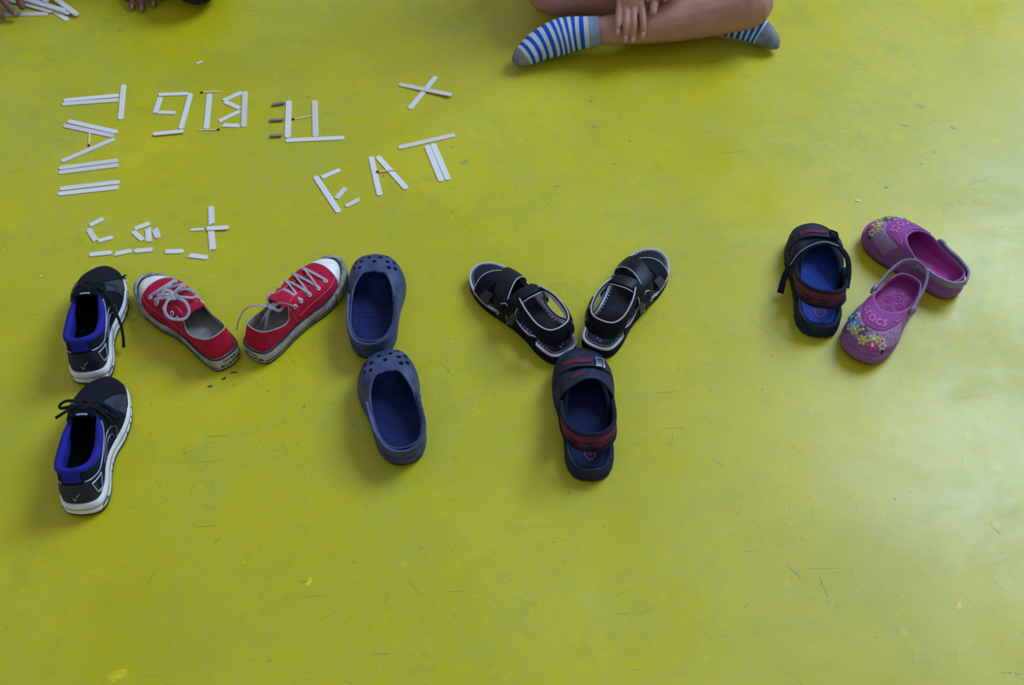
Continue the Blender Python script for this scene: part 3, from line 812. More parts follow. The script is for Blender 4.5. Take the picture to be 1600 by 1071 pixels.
def pink_clog(label, strap, m=1):
    root = empty('foam_clog'); tag(root, label, 'shoe', 'pair of pink foam clogs')
    SK = (.5, 0)
    oh = [(0, .1), (2.2, .9), (3.3, 3.4), (3.5, 7), (3.9, 10), (4.5, 13), (4.6, 15.4), (4.1, 18), (2.7, 20.2), (0, 21.0)]
    O = outline(oh, SK); spring = lambda y: .9*max(0, (y-14)/7)**2+.35*max(0, (3-y)/3)**2
    z0 = 1.9
    half = [(0, .3, z0, 0, .7, 4.4, 1.0, .1, -.8), (2.1, 1.0, z0, 2.0, 1.35, 4.4, 1.0, .1, -.8), (3.15, 3.5, z0, 2.95, 3.7, 4.4, 1.0, .1, -.8), (3.4, 6.8, z0, 3.2, 6.6, 4.6, 1.1, .1, -.9),
            (3.8, 9.6, z0, 3.3, 8.8, 5.3, 1.6, .2, -1.1), (4.3, 12.4, z0, 3.05, 10.4, 6.1, 2.2, .4, -1.0), (4.5, 14.9, z0+.05, 2.4, 11.7, 6.5, 2.7, .5, -.6), (4.0, 17.6, z0+.2, 1.6, 12.5, 6.6, 2.9, .55, -.5),
            (2.6, 19.8, z0+.4, .85, 12.9, 6.6, 2.7, .6, -.4), (0, 20.6, z0+.5, 0, 13.0, 6.6, 2.5, .62, -.4)]
    U, up_, bed = clog_body(root, half, O, spring, PINK_D, PINK_IN, PINK_SOLE, m, .42, SK)
    K = U.K-1
    holes = []
    for s in (1, -1):
        c, nn = U.pt(K+s*1.6, .15), U.nrm(K+s*1.6, .15); holes.append(plug(c, nn, .50, 1.2, 4, ell=1.25, ax=(0, 0, 1)))
        c, nn = U.pt(K+s*3.75, .82), U.nrm(K+s*3.75, .82); holes.append(plug(c, nn, .22, 1.0, 10, ell=3.0, ax=U.pt(K+s*3.75, .92)-U.pt(K+s*3.75, .7)))
    cut(up_, holes, m=m)
    # rounded mudguard line round the toe
    V, F = U.line([(K-4.2, .08), (K-3.0, .14), (K-2.0, .23), (K-1, .29), (K, .31), (K+1, .29), (K+2, .23), (K+3.0, .14), (K+4.2, .08)], .13, .02, 60)
    new_obj('toe_ridge', V, F, PINK_D, None, root, m)
    # band along the front of the opening
    P0 = lambda th: .66+.006*abs(th-K)**2
    V, F, I = U.patch(K-3.9, K+3.9, P0, .985, .16, .3, 44, 7); band = new_obj('vamp_band', V, F, PINK, None, root, m)
    tv, tf = text_mesh('crocs', 2.0, .07, 1.1, .035)
    kx = .76
    V = [U.off(K-.5+p.x*kx, .82+p.y*.125, .18+p.z) for p in ([Vector((q.x*m, q.y, q.z)) for q in tv])]
    # text runs from the shoe's right to its left, read from in front of the toe
    new_obj('band_lettering', V, tf, PINK_TXT, None, band, m, smooth=False)
    pts = [U.off(K+2.7+.42*math.cos(a_), .82+.04*math.sin(a_), .2) for a_ in [i*2*PI/14 for i in range(14)]]
    V, F = tube(pts, .09, 6, True); new_obj('band_emblem', V, F, PINK_TXT, None, band, m)
    # lilac picture panel
    q1 = lambda th: .65+.004*abs(th-K)**2
    q0 = lambda th: max(.08, .32-.020*(th-K)**2)
    V, F, I = U.patch(K-3.4, K+3.4, q0, q1, .07, .2, 44, 12); pan = new_obj('vamp_panel', V, F, LILAC, None, root, m)
    # generic flowers, leaves and glitter studs in place of the printed picture
    rnd = random.Random(3)
    def flower(th, u, R, c1, c2):
        parts = []; c = U.off(th, u, .10); nn = U.nrm(th, u); a_ = nn.orthogonal().normalized(); b_ = nn.cross(a_)
        ph = rnd.random()*6
        for k in range(6):
            an = ph+k*PI/3; d = a_*math.cos(an)+b_*math.sin(an)
            q = tube([c+d*R*.25, c+d*R*.65+nn*.02, c+d*R*1.05-nn*.03], [R*.22, R*.36, R*.14], 8, flat=.22, up=nn)
            parts.append((q[0], q[1], [0]*len(q[1])))
        q = disc(c+nn*.06, nn, R*.32, .10, 10); parts.append((q[0], q[1], [1]*len(q[1])))
        V, F, I = merge(parts); new_obj('flower', V, F, [DECO[c1], DECO[c2]], I, pan, m)
    for th, u, R, c1, c2 in ((K-2.3, .36, 1.15, 0, 3), (K-2.0, .53, .8, 3, 5), (K-1.5, .34, .85, 3, 0), (K-.95, .42, 1.0, 4, 1), (K-.5, .54, 1.0, 5, 4), (K-.1, .37, .85, 1, 4), (K+.55, .47, 1.0, 1, 3), (K+.65, .34, .95, 2, 3), (K+1.25, .45, .65, 1, 2), (K+1.4, .33, .8, 3, 2), (K-1.4, .48, .7, 0, 3)):
        flower(th, u, R, c1, c2)
    for th, u in ((K-1.2, .60), (K+.1, .62), (K+.7, .60), (K+1.3, .58), (K+1.7, .50), (K+2.1, .42), (K+2.0, .60), (K+2.4, .52), (K-2.6, .60), (K+2.7, .35), (K+2.9, .45)):
        V, F = disc(U.off(th, u, .08), U.nrm(th, u), .16, .13, 8); new_obj('stud', V, F, LILAC, None, pan, m)
    # strap
    W = 1.5
    def strap_curve(lift, dz):
        # lift: angle the strap is swung up from lying round the heel
        out = []
        for x, y, z in [(-3.8, 8.3, 5.0), (-3.65, 6.2, 4.7), (-3.4, 3.6, 4.5), (-2.35, .9, 4.4), (0, -.2, 4.4), (2.35, .9, 4.4), (3.4, 3.6, 4.5), (3.65, 6.2, 4.7), (3.8, 8.3, 5.0)]:
            y0, zz = 8.3, 5.0
            v = Vector((0, y-y0, z-zz+dz)); an = -math.radians(lift)
            out.append((x*(1-.02*abs(y-y0)/8), y0+v.y*math.cos(an)-v.z*math.sin(an), zz+v.y*math.sin(an)+v.z*math.cos(an)))
        return out
    V, F, I = sheet(strap_curve(strap, -W/2), strap_curve(strap, W/2), .35, 60, 8, .10)
    st = new_obj('heel_strap', V, F, LILAC_STRAP, None, root, m)
    for s in (1, -1):
        V, F = disc((s*3.85, 8.3, 5.0), (s, .1, .15), .95, .25, 20); new_obj('rivet', V, F, LILAC_STRAP, None, st, m)
        V, F = disc((s*4.02, 8.3, 5.02), (s, .1, .15), .45, .18, 14); new_obj('rivet_button', V, F, PINK_D, None, st, m)
    mid_a = strap_curve(strap, 0)[4]
    A = strap_curve(strap, -.42); B = strap_curve(strap, .42)
    sub = lambda C: [Vector(c)+Vector((0, -.16, 0)) for c in (Vector(C[3]).lerp(Vector(C[4]), .55), Vector(C[4]), Vector(C[4]).lerp(Vector(C[5]), .45))]
    V, F, I = sheet(sub(A), sub(B), .12, 12, 4, .02); new_obj('strap_badge', V, F, PINK_TXT, None, st, m)
    # moulded rings on the footbed
    parts = []
    for x, y, R in ((-.9, 2.6, .7), (.9, 3.0, .55), (0, 4.8, .8), (-1.2, 6.6, .6), (1.2, 6.3, .7), (.2, 8.4, .6), (-.6, 9.8, .7), (1.3, 9.3, .5)):
        parts.append(torus((x, y, 2.19), (0, 0, 1), R, .06, 18, 5)); parts.append(disc((x, y, 2.17), (0, 0, 1), R*.35, .08, 10))
    V, F, I = merge(parts); new_obj('footbed_rings', V, F, PINK_IN, None, bed, m)
    # brand plate moulded in the heel
    V, F = torus((0, 11.2, 2.2), (0, 0, 1), .7, .09, 18, 6); new_obj('footbed_emblem', V, F, PINK_SOLE, None, bed, m)
    return root
a = pink_clog('pink foam clog pointing away with its strap behind the heel', 0); place(a, *PL['pc1'])
a = pink_clog('pink foam clog pointing at the camera with its strap raised', 25); place(a, *PL['pc2'])

# ------------------------------------------------------------------ black strappy sandals with grey lining
BS = mat('black_sandal_suede', (.003, .0035, .007), .8, .15, col2=(.006, .007, .013), vscale=60, bump=.2)
BS_GLOSS = mat('black_glossy_band', (.004, .0045, .009), .50, .22, var=.3, vscale=70)
BS_GREY = mat('light_grey_lining', (.66, .63, .68), .8, .3, var=.08, bump=.1)
BS_PANEL = mat('charcoal_panel', (.030, .030, .036), .6, .4, var=.15)
PIPE = mat('pale_grey_piping', (.42, .41, .43), .6, .4)
THREAD = mat('white_thread', (.55, .52, .5), .9, .2)
PURPLE = mat('purple_print', (.16, .07, .36), .7, .3)

def strap_part(root, name, A, B, mats, t=.3, bulge=0.0, nu=36, pipeA=None, pipeB=None, m=1, flip=False, nv=7, pr_=.10, fillet=None):
    V, F, I = sheet(A, B, t, nu, nv, bulge, flip)
    o = new_obj(name, V, F, mats, I if isinstance(mats, (list, tuple)) else None, root, m)
    for C, mt in ((A, pipeA), (B, pipeB)):
        if mt:
            V, F = tube(cat_open(C, nu), pr_, 6); new_obj('piping', V, F, mt, None, o, m)
    return o

def black_sandal(label, m=1):
    root = empty('strap_sandal'); tag(root, label, 'shoe', 'pair of black strap sandals')
    SK = (.5, 0)
    oh = [(0, 0), (2.5, .8), (3.3, 3.8), (3.1, 8), (3.5, 12), (4.2, 15.5), (4.4, 18.4), (3.9, 21.3), (2.4, 23.8), (0, 24.8)]
    O = outline(oh, SK); spring = lambda y: .7*max(0, (y-17)/8)**2
    top = lambda p: 2.3-.7*min(1, max(0, (p.y-6)/10))
    tz = lambda k, e=0: (lambda p: top(p)*k+e)
    V, F = loft([ring_at(O, .25, 0, spring), ring_at(O, 0, .15, spring), ring_at(O, -.02, tz(.45), spring), ring_at(O, .06, tz(.5), spring), ring_at(O, .0, tz(.56), spring), ring_at(O, .05, tz(.95), spring), ring_at(O, .6, tz(1), spring)])
    new_obj('sole', V, F, BS, None, root, m)
    V, F = loft([ring_at(O, .05, tz(.92), spring), ring_at(O, -.04, tz(1.0), spring), ring_at(O, .06, tz(1, .16), spring), ring_at(O, .42, tz(1, .20), spring), ring_at(O, .55, tz(1, .1), spring)])
    new_obj('sole_rim', V, F, PIPE, None, root, m)
    V, F = loft([ring_at(O, .40, tz(1, -.1), spring), ring_at(O, .42, tz(1, .22), spring), ring_at(O, .9, tz(1, .26), spring)])
    ins = new_obj('insole', V, F, BS_GLOSS, None, root, m)
    parts = []; ring = ring_at(O, .66, tz(1, .27), spring); n = len(ring)
    fine = []
    for i in range(n):
        for k in range(3): fine.append(ring[i].lerp(ring[(i+1) % n], k/3))
    acc = 0; i = 0
    for i in range(0, len(fine)-2, 3): parts.append(tube([fine[i], (fine[i]+fine[i+1])/2+Vector((0, 0, .05)), fine[i+1].lerp(fine[i+2], .3)], .065, 5))
    V, F, I = merge(parts); new_obj('insole_stitching', V, F, THREAD, None, ins, m)
    # small purple mark on the heel of the insole
    parts = [disc((-.35, 1.5, 2.60), (0, 0, 1), .26, .05, 8), disc((.25, 1.75, 2.60), (0, 0, 1), .22, .05, 6), tube([(-.5, 2.3, 2.60), (0, 2.4, 2.60), (.5, 2.3, 2.60)], .09, 5), tube([(-.4, 2.8, 2.60), (.4, 2.8, 2.60)], .12, 5)]
    V, F, I = merge(parts); new_obj('insole_print', V, F, PURPLE, None, ins, m)
    b = lambda y: 0.5*max(0, (y-11)/13.5)**2     # follow the bend of the foot
    def c(pts): return [(x-b(y), y, z) for x, y, z in pts]
    # broad vamp strap over the toes, two crossing layers
    strap_part(root, 'toe_strap', c([(-4.15, 20.3, 1.0), (-3.7, 20.5, 2.9), (-1.9, 20.7, 4.3), (.4, 20.2, 4.4), (2.8, 18.6, 3.5), (4.1, 17.0, 1.0)]),
               c([(-4.25, 17.0, 1.0), (-3.8, 17.2, 3.3), (-2.0, 17.6, 4.9), (.4, 16.9, 5.1), (3.0, 15.3, 3.9), (4.1, 14.0, 1.0)]), [BS, BS_GREY, BS], .3, .12, 40, pipeA=PIPE, m=m, flip=True)
    strap_part(root, 'vamp_strap', c([(4.3, 20.2, 1.0), (3.75, 20.1, 2.8), (2.0, 19.6, 4.6), (-.4, 18.2, 5.3), (-3.0, 16.2, 4.4), (-4.2, 14.8, 1.0)]),
               c([(4.3, 16.6, 1.0), (3.9, 16.4, 3.4), (2.1, 15.9, 5.2), (-.3, 14.6, 6.0), (-3.0, 12.8, 4.6), (-3.8, 11.6, 1.2)]), [BS_GLOSS, BS_GREY, BS], .3, .12, 40, pipeB=PIPE, m=m, flip=False)
    for s in (1, -1):
        strap_part(root, 'side_panel', c([(s*4.35, 19.0, 1.2), (s*4.2, 18.6, 2.6), (s*3.4, 18.0, 3.9)]), c([(s*4.3, 16.6, 1.2), (s*4.15, 16.4, 2.8), (s*3.3, 16.2, 4.35)]), BS_PANEL, .2, .05, 12, m=m, flip=(s < 0))
        V, F = tube(cat_open(c([(s*4.15, 15.6, 1.5), (s*4.15, 15.0, 2.3), (s*4.0, 14.2, 2.5), (s*3.95, 13.8, 2.0), (s*4.0, 14.3, 1.5)]), 24), .12, 6); new_obj('side_emblem', V, F, PIPE, None, root, m)
        # quarter: side wall with the light lining, its top edge dipping to a V between instep and heel straps
        strap_part(root, 'quarter', c([(s*3.75, 14.0, 1.2), (s*3.55, 11.5, 1.4), (s*3.3, 8.5, 1.8), (s*3.4, 6.0, 2.0), (s*3.45, 4.6, 2.2)]),
                   c([(s*3.55, 13.6, 4.6), (s*3.35, 12.2, 5.4), (s*3.2, 9.4, 3.3), (s*3.25, 6.8, 3.0), (s*3.2, 4.6, 4.3)]), [BS, BS_GREY, BS], .28, .12, 30, pipeB=PIPE, m=m, flip=(s > 0))
        strap_part(root, 'quarter_panel', c([(s*3.78, 12.2, 1.2), (s*3.85, 11.4, 3.0), (s*3.55, 10.6, 5.0)]), c([(s*3.62, 10.6, 1.4), (s*3.7, 10.0, 3.0), (s*3.45, 9.4, 4.6)]), BS_PANEL, .2, .04, 12, m=m, flip=(s < 0))
    # instep strap, high over the foot with an overlapping fastening tab
    strap_part(root, 'instep_strap', c([(-3.5, 13.0, 3.8), (-3.1, 12.6, 6.0), (-1.6, 12.2, 7.5), (.4, 12.0, 7.7), (2.4, 12.3, 6.6), (3.5, 13.0, 3.8)]),
               c([(-3.35, 10.2, 4.2), (-3.0, 9.9, 6.4), (-1.6, 9.5, 7.9), (.4, 9.3, 8.1), (2.4, 9.7, 7.0), (3.35, 10.2, 4.2)]), [BS, BS_GREY, BS], .32, .12, 36, pipeB=PIPE, m=m, flip=True)
    strap_part(root, 'fastening_tab', c([(-3.0, 12.3, 6.55), (-1.6, 12.0, 7.95), (.4, 11.8, 8.15), (1.7, 12.0, 7.6)]), c([(-2.9, 10.2, 6.8), (-1.6, 9.8, 8.25), (.4, 9.6, 8.45), (1.7, 9.9, 7.95)]), BS_GLOSS, .25, .06, 20, m=m, flip=True)
    # heel strap loop with grey lining
    strap_part(root, 'heel_strap', c([(-2.9, 10.6, 6.6), (-3.3, 7.6, 6.0), (-3.3, 3.9, 4.5), (-2.1, 1.6, 4.1), (0, 1.0, 4.2), (2.1, 1.6, 4.1), (3.3, 3.9, 4.5), (3.3, 7.6, 6.0), (2.9, 10.6, 6.6)]),
               c([(-2.2, 10.4, 8.0), (-2.9, 7.6, 8.0), (-2.9, 4.6, 7.4), (-1.95, 2.6, 7.2), (0, 2.0, 7.3), (1.95, 2.6, 7.2), (2.9, 4.6, 7.4), (2.9, 7.6, 8.0), (2.2, 10.4, 8.0)]), [BS, BS_GREY, BS], .35, .15, 60, pipeB=PIPE, m=m, flip=False, pr_=.13)
    strap_part(root, 'heel_tab', c([(3.72, 6.0, 5.3), (3.5, 4.0, 4.9), (2.4, 1.65, 4.8), (1.0, 1.0, 4.9)]), c([(3.4, 6.2, 6.9), (3.25, 4.3, 6.5), (2.3, 2.1, 6.4), (1.0, 1.45, 6.5)]), BS_GLOSS, .2, .05, 24, m=m)
    for q in ((2.7, 2.2, 5.6), (3.5, 4.2, 5.6)):
        V, F = disc(q, (1, -.6, .2), .14, .12, 8); new_obj('rivet', V, F, PIPE, None, root, m)
    return root
a = black_sandal('black strap sandal with grey lining, toe pointing to the upper left'); place(a, *PL['bs1'])
a = black_sandal('black strap sandal with grey lining, toe pointing to the upper right', -1); place(a, *PL['bs2'])

# ------------------------------------------------------------------ dark navy sandals with dark red bands
DS = mat('dark_navy_rubber', (.009, .013, .030), .75, .22, col2=(.020, .026, .050), vscale=35, bump=.15)
DS_STRAP = weave_mat('dark_navy_webbing', (.007, .010, .024), 1100, .9, .5, .25)
DS_GREY = mat('slate_overlay', (.016, .021, .042), .75, .25, var=.35, vscale=60)
DS_RED = mat('dark_red_band', (.130, .010, .026), .7, .3, col2=(.070, .008, .018), vscale=45, bump=.15)
DS_BED = mat('blue_sandal_footbed', (.020, .045, .25), .75, .15, var=.15, vscale=60, bump=.6, bscale=450)
DS_BED2 = mat('dark_navy_footbed', (.007, .012, .045), .75, .15, var=.15, vscale=60, bump=.6, bscale=450)
DS_PINK = mat('pink_red_print', (.22, .02, .08), .6, .4)
BUCKLE = mat('glossy_dark_buckle', (.05, .06, .10), .15, .6)

def trek_sandal(label, loose, m=1):
    root = empty('closed_toe_sandal'); tag(root, label, 'shoe', 'pair of dark navy sandals with red heel bands')
    SK = (.25, 0)
    bedm = DS_BED if loose else DS_BED2
    oh = [(0, 0), (2.45, .8), (3.75, 3.5), (3.8, 7.5), (4.1, 11), (4.8, 14.5), (5.0, 17.5), (4.6, 20.3), (3.1, 22.8), (0, 23.9)]
    O = outline(oh, SK); spring = lambda y: .9*max(0, (y-16)/8)**2+.3*max(0, (2.5-y)/2.5)**2
    V, F = loft([ring_at(O, .3, 0, spring), ring_at(O, 0, .2, spring), ring_at(O, -.05, .9, spring), ring_at(O, .08, 1.05, spring), ring_at(O, .02, 1.25, spring), ring_at(O, .05, 2.5, spring), ring_at(O, .35, 2.95, spring), ring_at(O, .75, 2.9, spring), ring_at(O, .95, 2.3, spring)], cap1=False)
    sole = new_obj('sole', V, F, DS, None, root, m)
    n = len(O); parts = []
    for i in range(0, n, 3):                                  # tread lugs round the sole edge
        t = (O[(i+1) % n]-O[i-1]).normalized(); nn = Vector((t.y, -t.x, 0)); y = O[i].y
        P = [[O[i]+nn*.035+t*(-.32+.64*a_)+Vector((0, 0, .15+.75*b_+spring(y))) for b_ in (0, 1)] for a_ in (0, .5, 1)]
        parts.append(solid_grid(P, [[nn]*2]*3, .25))
    V, F, I = merge(parts); new_obj('tread_lugs', V, F, DS, None, sole, m)
    R0 = [Vector((p.x, p.y, 2.5+spring(p.y))) for p in inset(O, .75)]; R1 = [Vector((p.x, p.y, 2.4+spring(p.y)*.3)) for p in inset(O, 1.6)]
    V, F = loft([[Vector((p.x, p.y, 1.9)) for p in R0], R0, R1]); bed = new_obj('footbed', V, F, bedm, None, root, m)
    # printed oval with a letter on the heel of the footbed
    pts = [(1.0*math.sin(a_), 5.0-2.3*math.cos(a_), 2.48) for a_ in [i*2*PI/28 for i in range(28)]]
    V, F = tube(pts, .12, 6, True, flat=.5, up=(0, 0, 1)); new_obj('footbed_print', V, F, DS_PINK, None, bed, m)
    parts = [tube([(x, 3.6, 2.47), (x, 5.6, 2.47)], .09, 5) for x in (-.3, .3)]+[tube([(-.3, y, 2.47), (.3, y, 2.47)], .09, 5) for y in (3.6, 4.3, 5.0)]
    V, F, I = merge(parts); new_obj('footbed_print', V, F, DS_PINK, None, bed, m)
    # toe cap
    z0 = 2.4
    half = [(0, .9, z0, 0, 1.0, 2.7, .1, .1, -.1), (1.95, 1.5, z0, 1.95, 1.5, 2.75, .1, .1, -.1), (3.05, 3.8, z0, 3.2, 3.8, 2.8, .1, .1, -.1), (3.25, 7.2, z0, 3.2, 7.0, 2.9, .1, .1, -.1), (3.6, 10.4, z0, 3.4, 9.8, 3.4, .3, .2, -.3),
            (4.2, 13.6, z0, 3.4, 12.0, 4.6, 1.0, .3, -.7), (4.5, 16.6, z0, 2.8, 14.2, 5.8, 2.0, .5, -.5), (4.2, 19.6, z0+.2, 1.9, 15.9, 6.0, 2.2, .55, -.3), (2.8, 22.2, z0+.5, .9, 16.8, 6.0, 1.9, .6, -.25), (0, 23.2, z0+.6, 0, 17.1, 6.0, 1.7, .6, -.25)]
    U = Upper(half, SK); K = U.K-1
    V, F, I = U.shell(.3, 110, 14); new_obj('upper', V, F, [DS, DS_STRAP, DS_STRAP], I, root, m)
    for s in (1, -1):
        V, F, I = U.patch(K+s*1.6, K+s*3.4, lambda th: .15, lambda th: .85, .06, .15, 14, 8); new_obj('side_panel', V, F, DS_GREY, None, root, m)
        V, F = U.line([(K+s*3.3, .3), (K+s*2.6, .45), (K+s*1.9, .5)], .22, .05, 20, flat=.5); new_obj('side_inlay', V, F, DS_RED, None, root, m)
    b = lambda y: SK[0]*max(0, (y-10.7)/13.2)**2
    def c(pts): return [(x-b(y), y, z) for x, y, z in pts]
    # forefoot strap with buckle
    f = strap_part(root, 'forefoot_strap', c([(-4.75, 19.3, 1.9), (-4.2, 19.5, 4.3), (-2.2, 20.0, 5.85), (0, 20.1, 6.15), (2.2, 20.0, 5.85), (4.2, 19.5, 4.3), (4.75, 19.3, 1.9)]),
               c([(-4.8, 16.9, 1.9), (-4.3, 17.2, 4.8), (-2.2, 17.6, 6.45), (0, 17.7, 6.7), (2.2, 17.6, 6.45), (4.3, 17.2, 4.8), (4.8, 16.9, 1.9)]), DS_GREY, .3, .1, 40, m=m, flip=True)
    strap_part(f, 'strap_inlay', c([(-3.3, 19.3, 5.55), (-1.5, 19.5, 6.42), (1.3, 19.5, 6.48)]), c([(-3.3, 18.3, 5.85), (-1.5, 18.4, 6.72), (1.3, 18.4, 6.78)]), DS_RED, .2, .05, 20, m=m, flip=True)
    bx, by, bz = 2.5, 18.5, 6.25
    V, F, I = sheet([(bx-.75, by+.95, bz+.25), (bx+.75, by+.9, bz-.35)], [(bx-.75, by-.95, bz+.55), (bx+.75, by-.95, bz-.05)], .35, 6, 5, .15, flip=True)
    bk = new_obj('buckle', V, F, BUCKLE if not loose else DS_STRAP, None, root, m)
    V, F = tube([(bx-.6, by+.75, bz+.5), (bx+.6, by+.75, bz), (bx+.6, by-.75, bz+.3), (bx-.6, by-.75, bz+.8)], .12, 6, True); new_obj('buckle_frame', V, F, SILVER if not loose else DS_STRAP, None, bk, m)
    # instep strap, slanting
    if not loose:
        g = strap_part(root, 'instep_strap', c([(-4.6, 15.6, 2.2), (-4.1, 16.0, 5.0), (-2.0, 16.6, 6.6), (.4, 17.0, 6.95), (2.5, 16.8, 6.3), (4.4, 15.6, 4.2), (4.6, 14.6, 2.2)]),
                   c([(-4.5, 12.2, 2.2), (-4.1, 12.9, 5.2), (-2.0, 13.9, 7.0), (.4, 14.8, 7.4), (2.5, 14.6, 6.7), (4.3, 13.2, 4.6), (4.4, 12.0, 2.2)]), DS_GREY, .3, .12, 40, m=m, flip=True)
        strap_part(g, 'strap_inlay', c([(-2.4, 15.75, 6.75), (-1.2, 16.1, 7.1), (.2, 16.45, 7.3)]), c([(-2.4, 15.1, 6.85), (-1.2, 15.5, 7.2), (.2, 15.9, 7.4)]), DS_RED, .1, .04, 16, m=m, flip=True)
    # padded edge round the opening
    V, F = U.line([(K-5.4, .9), (K-4, .98), (K-2.6, .98), (K-1.3, .98), (K, .98), (K+1.3, .98), (K+2.6, .98), (K+4, .98), (K+5.4, .9)], .34, -.05, 60, seg=8)
    new_obj('padded_edge', V, F, DS_STRAP, None, root, m)
    # heel band in dark red between padded navy edges
    Alow = [(-4.25, 11.0, 2.5), (-4.15, 7.8, 3.4), (-3.6, 4.9, 4.8), (-2.1, 2.9, 5.5), (0, 2.4, 5.7), (2.1, 2.9, 5.5), (3.6, 4.9, 4.8), (4.15, 7.8, 3.4), (4.25, 11.0, 2.5)]
    Btop = [(-4.1, 12.2, 4.8), (-4.05, 9.0, 5.7), (-3.45, 6.0, 7.1), (-2.0, 4.1, 8.0), (0, 3.6, 8.2), (2.0, 4.1, 8.0), (3.45, 6.0, 7.1), (4.05, 9.0, 5.7), (4.1, 12.2, 4.8)]
    hb = strap_part(root, 'heel_band', Alow, Btop, [DS_RED, DS_STRAP, DS_STRAP], .45, .15, 60, m=m, flip=False)
    for C, r in ((Alow, .32), (Btop, .36)):
        V, F = tube(cat_open(C, 60), r, 8); new_obj('band_edge', V, F, DS_STRAP, None, hb, m)
    parts = []
    for k in (-.25, .1):
        mid = [Vector(a_).lerp(Vector(b_), .45+k*.6)*1.0 for a_, b_ in zip(Alow, Btop)][2:7]
        parts.append(tube([p+Vector((p.x, p.y-8, 0)).normalized()*.32 for p in cat_open(mid, 30)], [.03, .16, .03, .16, .03, .14, .03], 6, flat=.4))
    V, F, I = merge(parts); new_obj('band_wave', V, F, DS_STRAP, None, hb, m)
    for s in (1, -1):                                          # side posts from the sole to the heel band
        strap_part(root, 'side_post', [(s*3.9, 6.2, 2.4), (s*4.0, 6.0, 3.4), (s*3.75, 6.0, 4.6)], [(s*4.0, 11.8, 2.4), (s*4.1, 11.4, 3.6), (s*3.95, 11.0, 5.0)], DS_STRAP, .3, .05, 12, m=m, flip=(s > 0))
    if loose:
        # unfastened instep strap looping over the opening and hanging down outside
        cl = [(4.1, 7.6, 5.0), (4.3, 9.6, 6.6), (3.9, 11.8, 8.0), (2.4, 13.6, 8.6), (.2, 14.4, 8.5), (-2.0, 13.9, 8.0), (-3.9, 13.0, 6.8), (-5.2, 11.6, 5.0), (-5.9, 10.2, 3.2), (-6.2, 8.6, 1.2)]
        V, F = tube(cat_open(cl, 70), [.55, .50, .45, .42, .42, .45, .48, .5, .55, .62], 10, flat=.5)
        ls = new_obj('loose_strap', V, F, DS_STRAP, None, root, m)
        V, F = tube([(x, y, z+.28) for x, y, z in [tuple(q) for q in cat_open(cl[3:8], 30)]], .08, 5); new_obj('strap_edge', V, F, PIPE, None, ls, m)
    return root
a = trek_sandal('closed toe navy sandal with red heel band and both straps fastened', False); place(a, *PL['ds1'])
a = trek_sandal('closed toe navy sandal with its strap undone, beside the pink clogs', True); place(a, *PL['ds2'])

# ------------------------------------------------------------------ craft sticks, matches and splinters
def wood_mat(name, c1, c2, rough=.75):
    m = bpy.data.materials.new(name); m.use_nodes = True; nt = m.node_tree; N = nt.nodes; L = nt.links
    b = N['Principled BSDF']; b.inputs['Roughness'].default_value = rough; b.inputs['Specular IOR Level'].default_value = .3
    tc = N.new('ShaderNodeTexCoord'); mp = N.new('ShaderNodeMapping'); mp.inputs['Scale'].default_value = (6, 260, 60); L.new(tc.outputs['Object'], mp.inputs[0])
    oi = N.new('ShaderNodeObjectInfo'); ad = N.new('ShaderNodeVectorMath'); ad.operation = 'ADD'; L.new(mp.outputs[0], ad.inputs[0])
    mu = N.new('ShaderNodeMath'); mu.operation = 'MULTIPLY'; mu.inputs[1].default_value = 40; L.new(oi.outputs['Random'], mu.inputs[0]); L.new(mu.outputs[0], ad.inputs[1])
    n = N.new('ShaderNodeTexNoise'); n.inputs['Scale'].default_value = 1.4; n.inputs['Detail'].default_value = 5; L.new(ad.outputs[0], n.inputs['Vector'])
    r = N.new('ShaderNodeValToRGB'); r.color_ramp.elements[0].position = .35; r.color_ramp.elements[1].position = .65
    r.color_ramp.elements[0].color = (*c1, 1); r.color_ramp.elements[1].color = (*c2, 1)
    L.new(n.outputs['Fac'], r.inputs[0]); L.new(r.outputs[0], b.inputs['Base Color'])
    return m
WOODS = [wood_mat('pale_birch', (.66, .61, .56), (.75, .70, .65)), wood_mat('warm_birch', (.61, .54, .47), (.70, .63, .56)), wood_mat('weathered_grey_wood', (.17, .145, .14), (.27, .235, .23)), wood_mat('lilac_tinted_birch', (.60, .49, .52), (.68, .57, .58))]
MATCH_W = wood_mat('match_wood', (.70, .60, .40), (.80, .70, .50))
MATCH_H = mat('match_head', (.02, .012, .012), .8, .2)

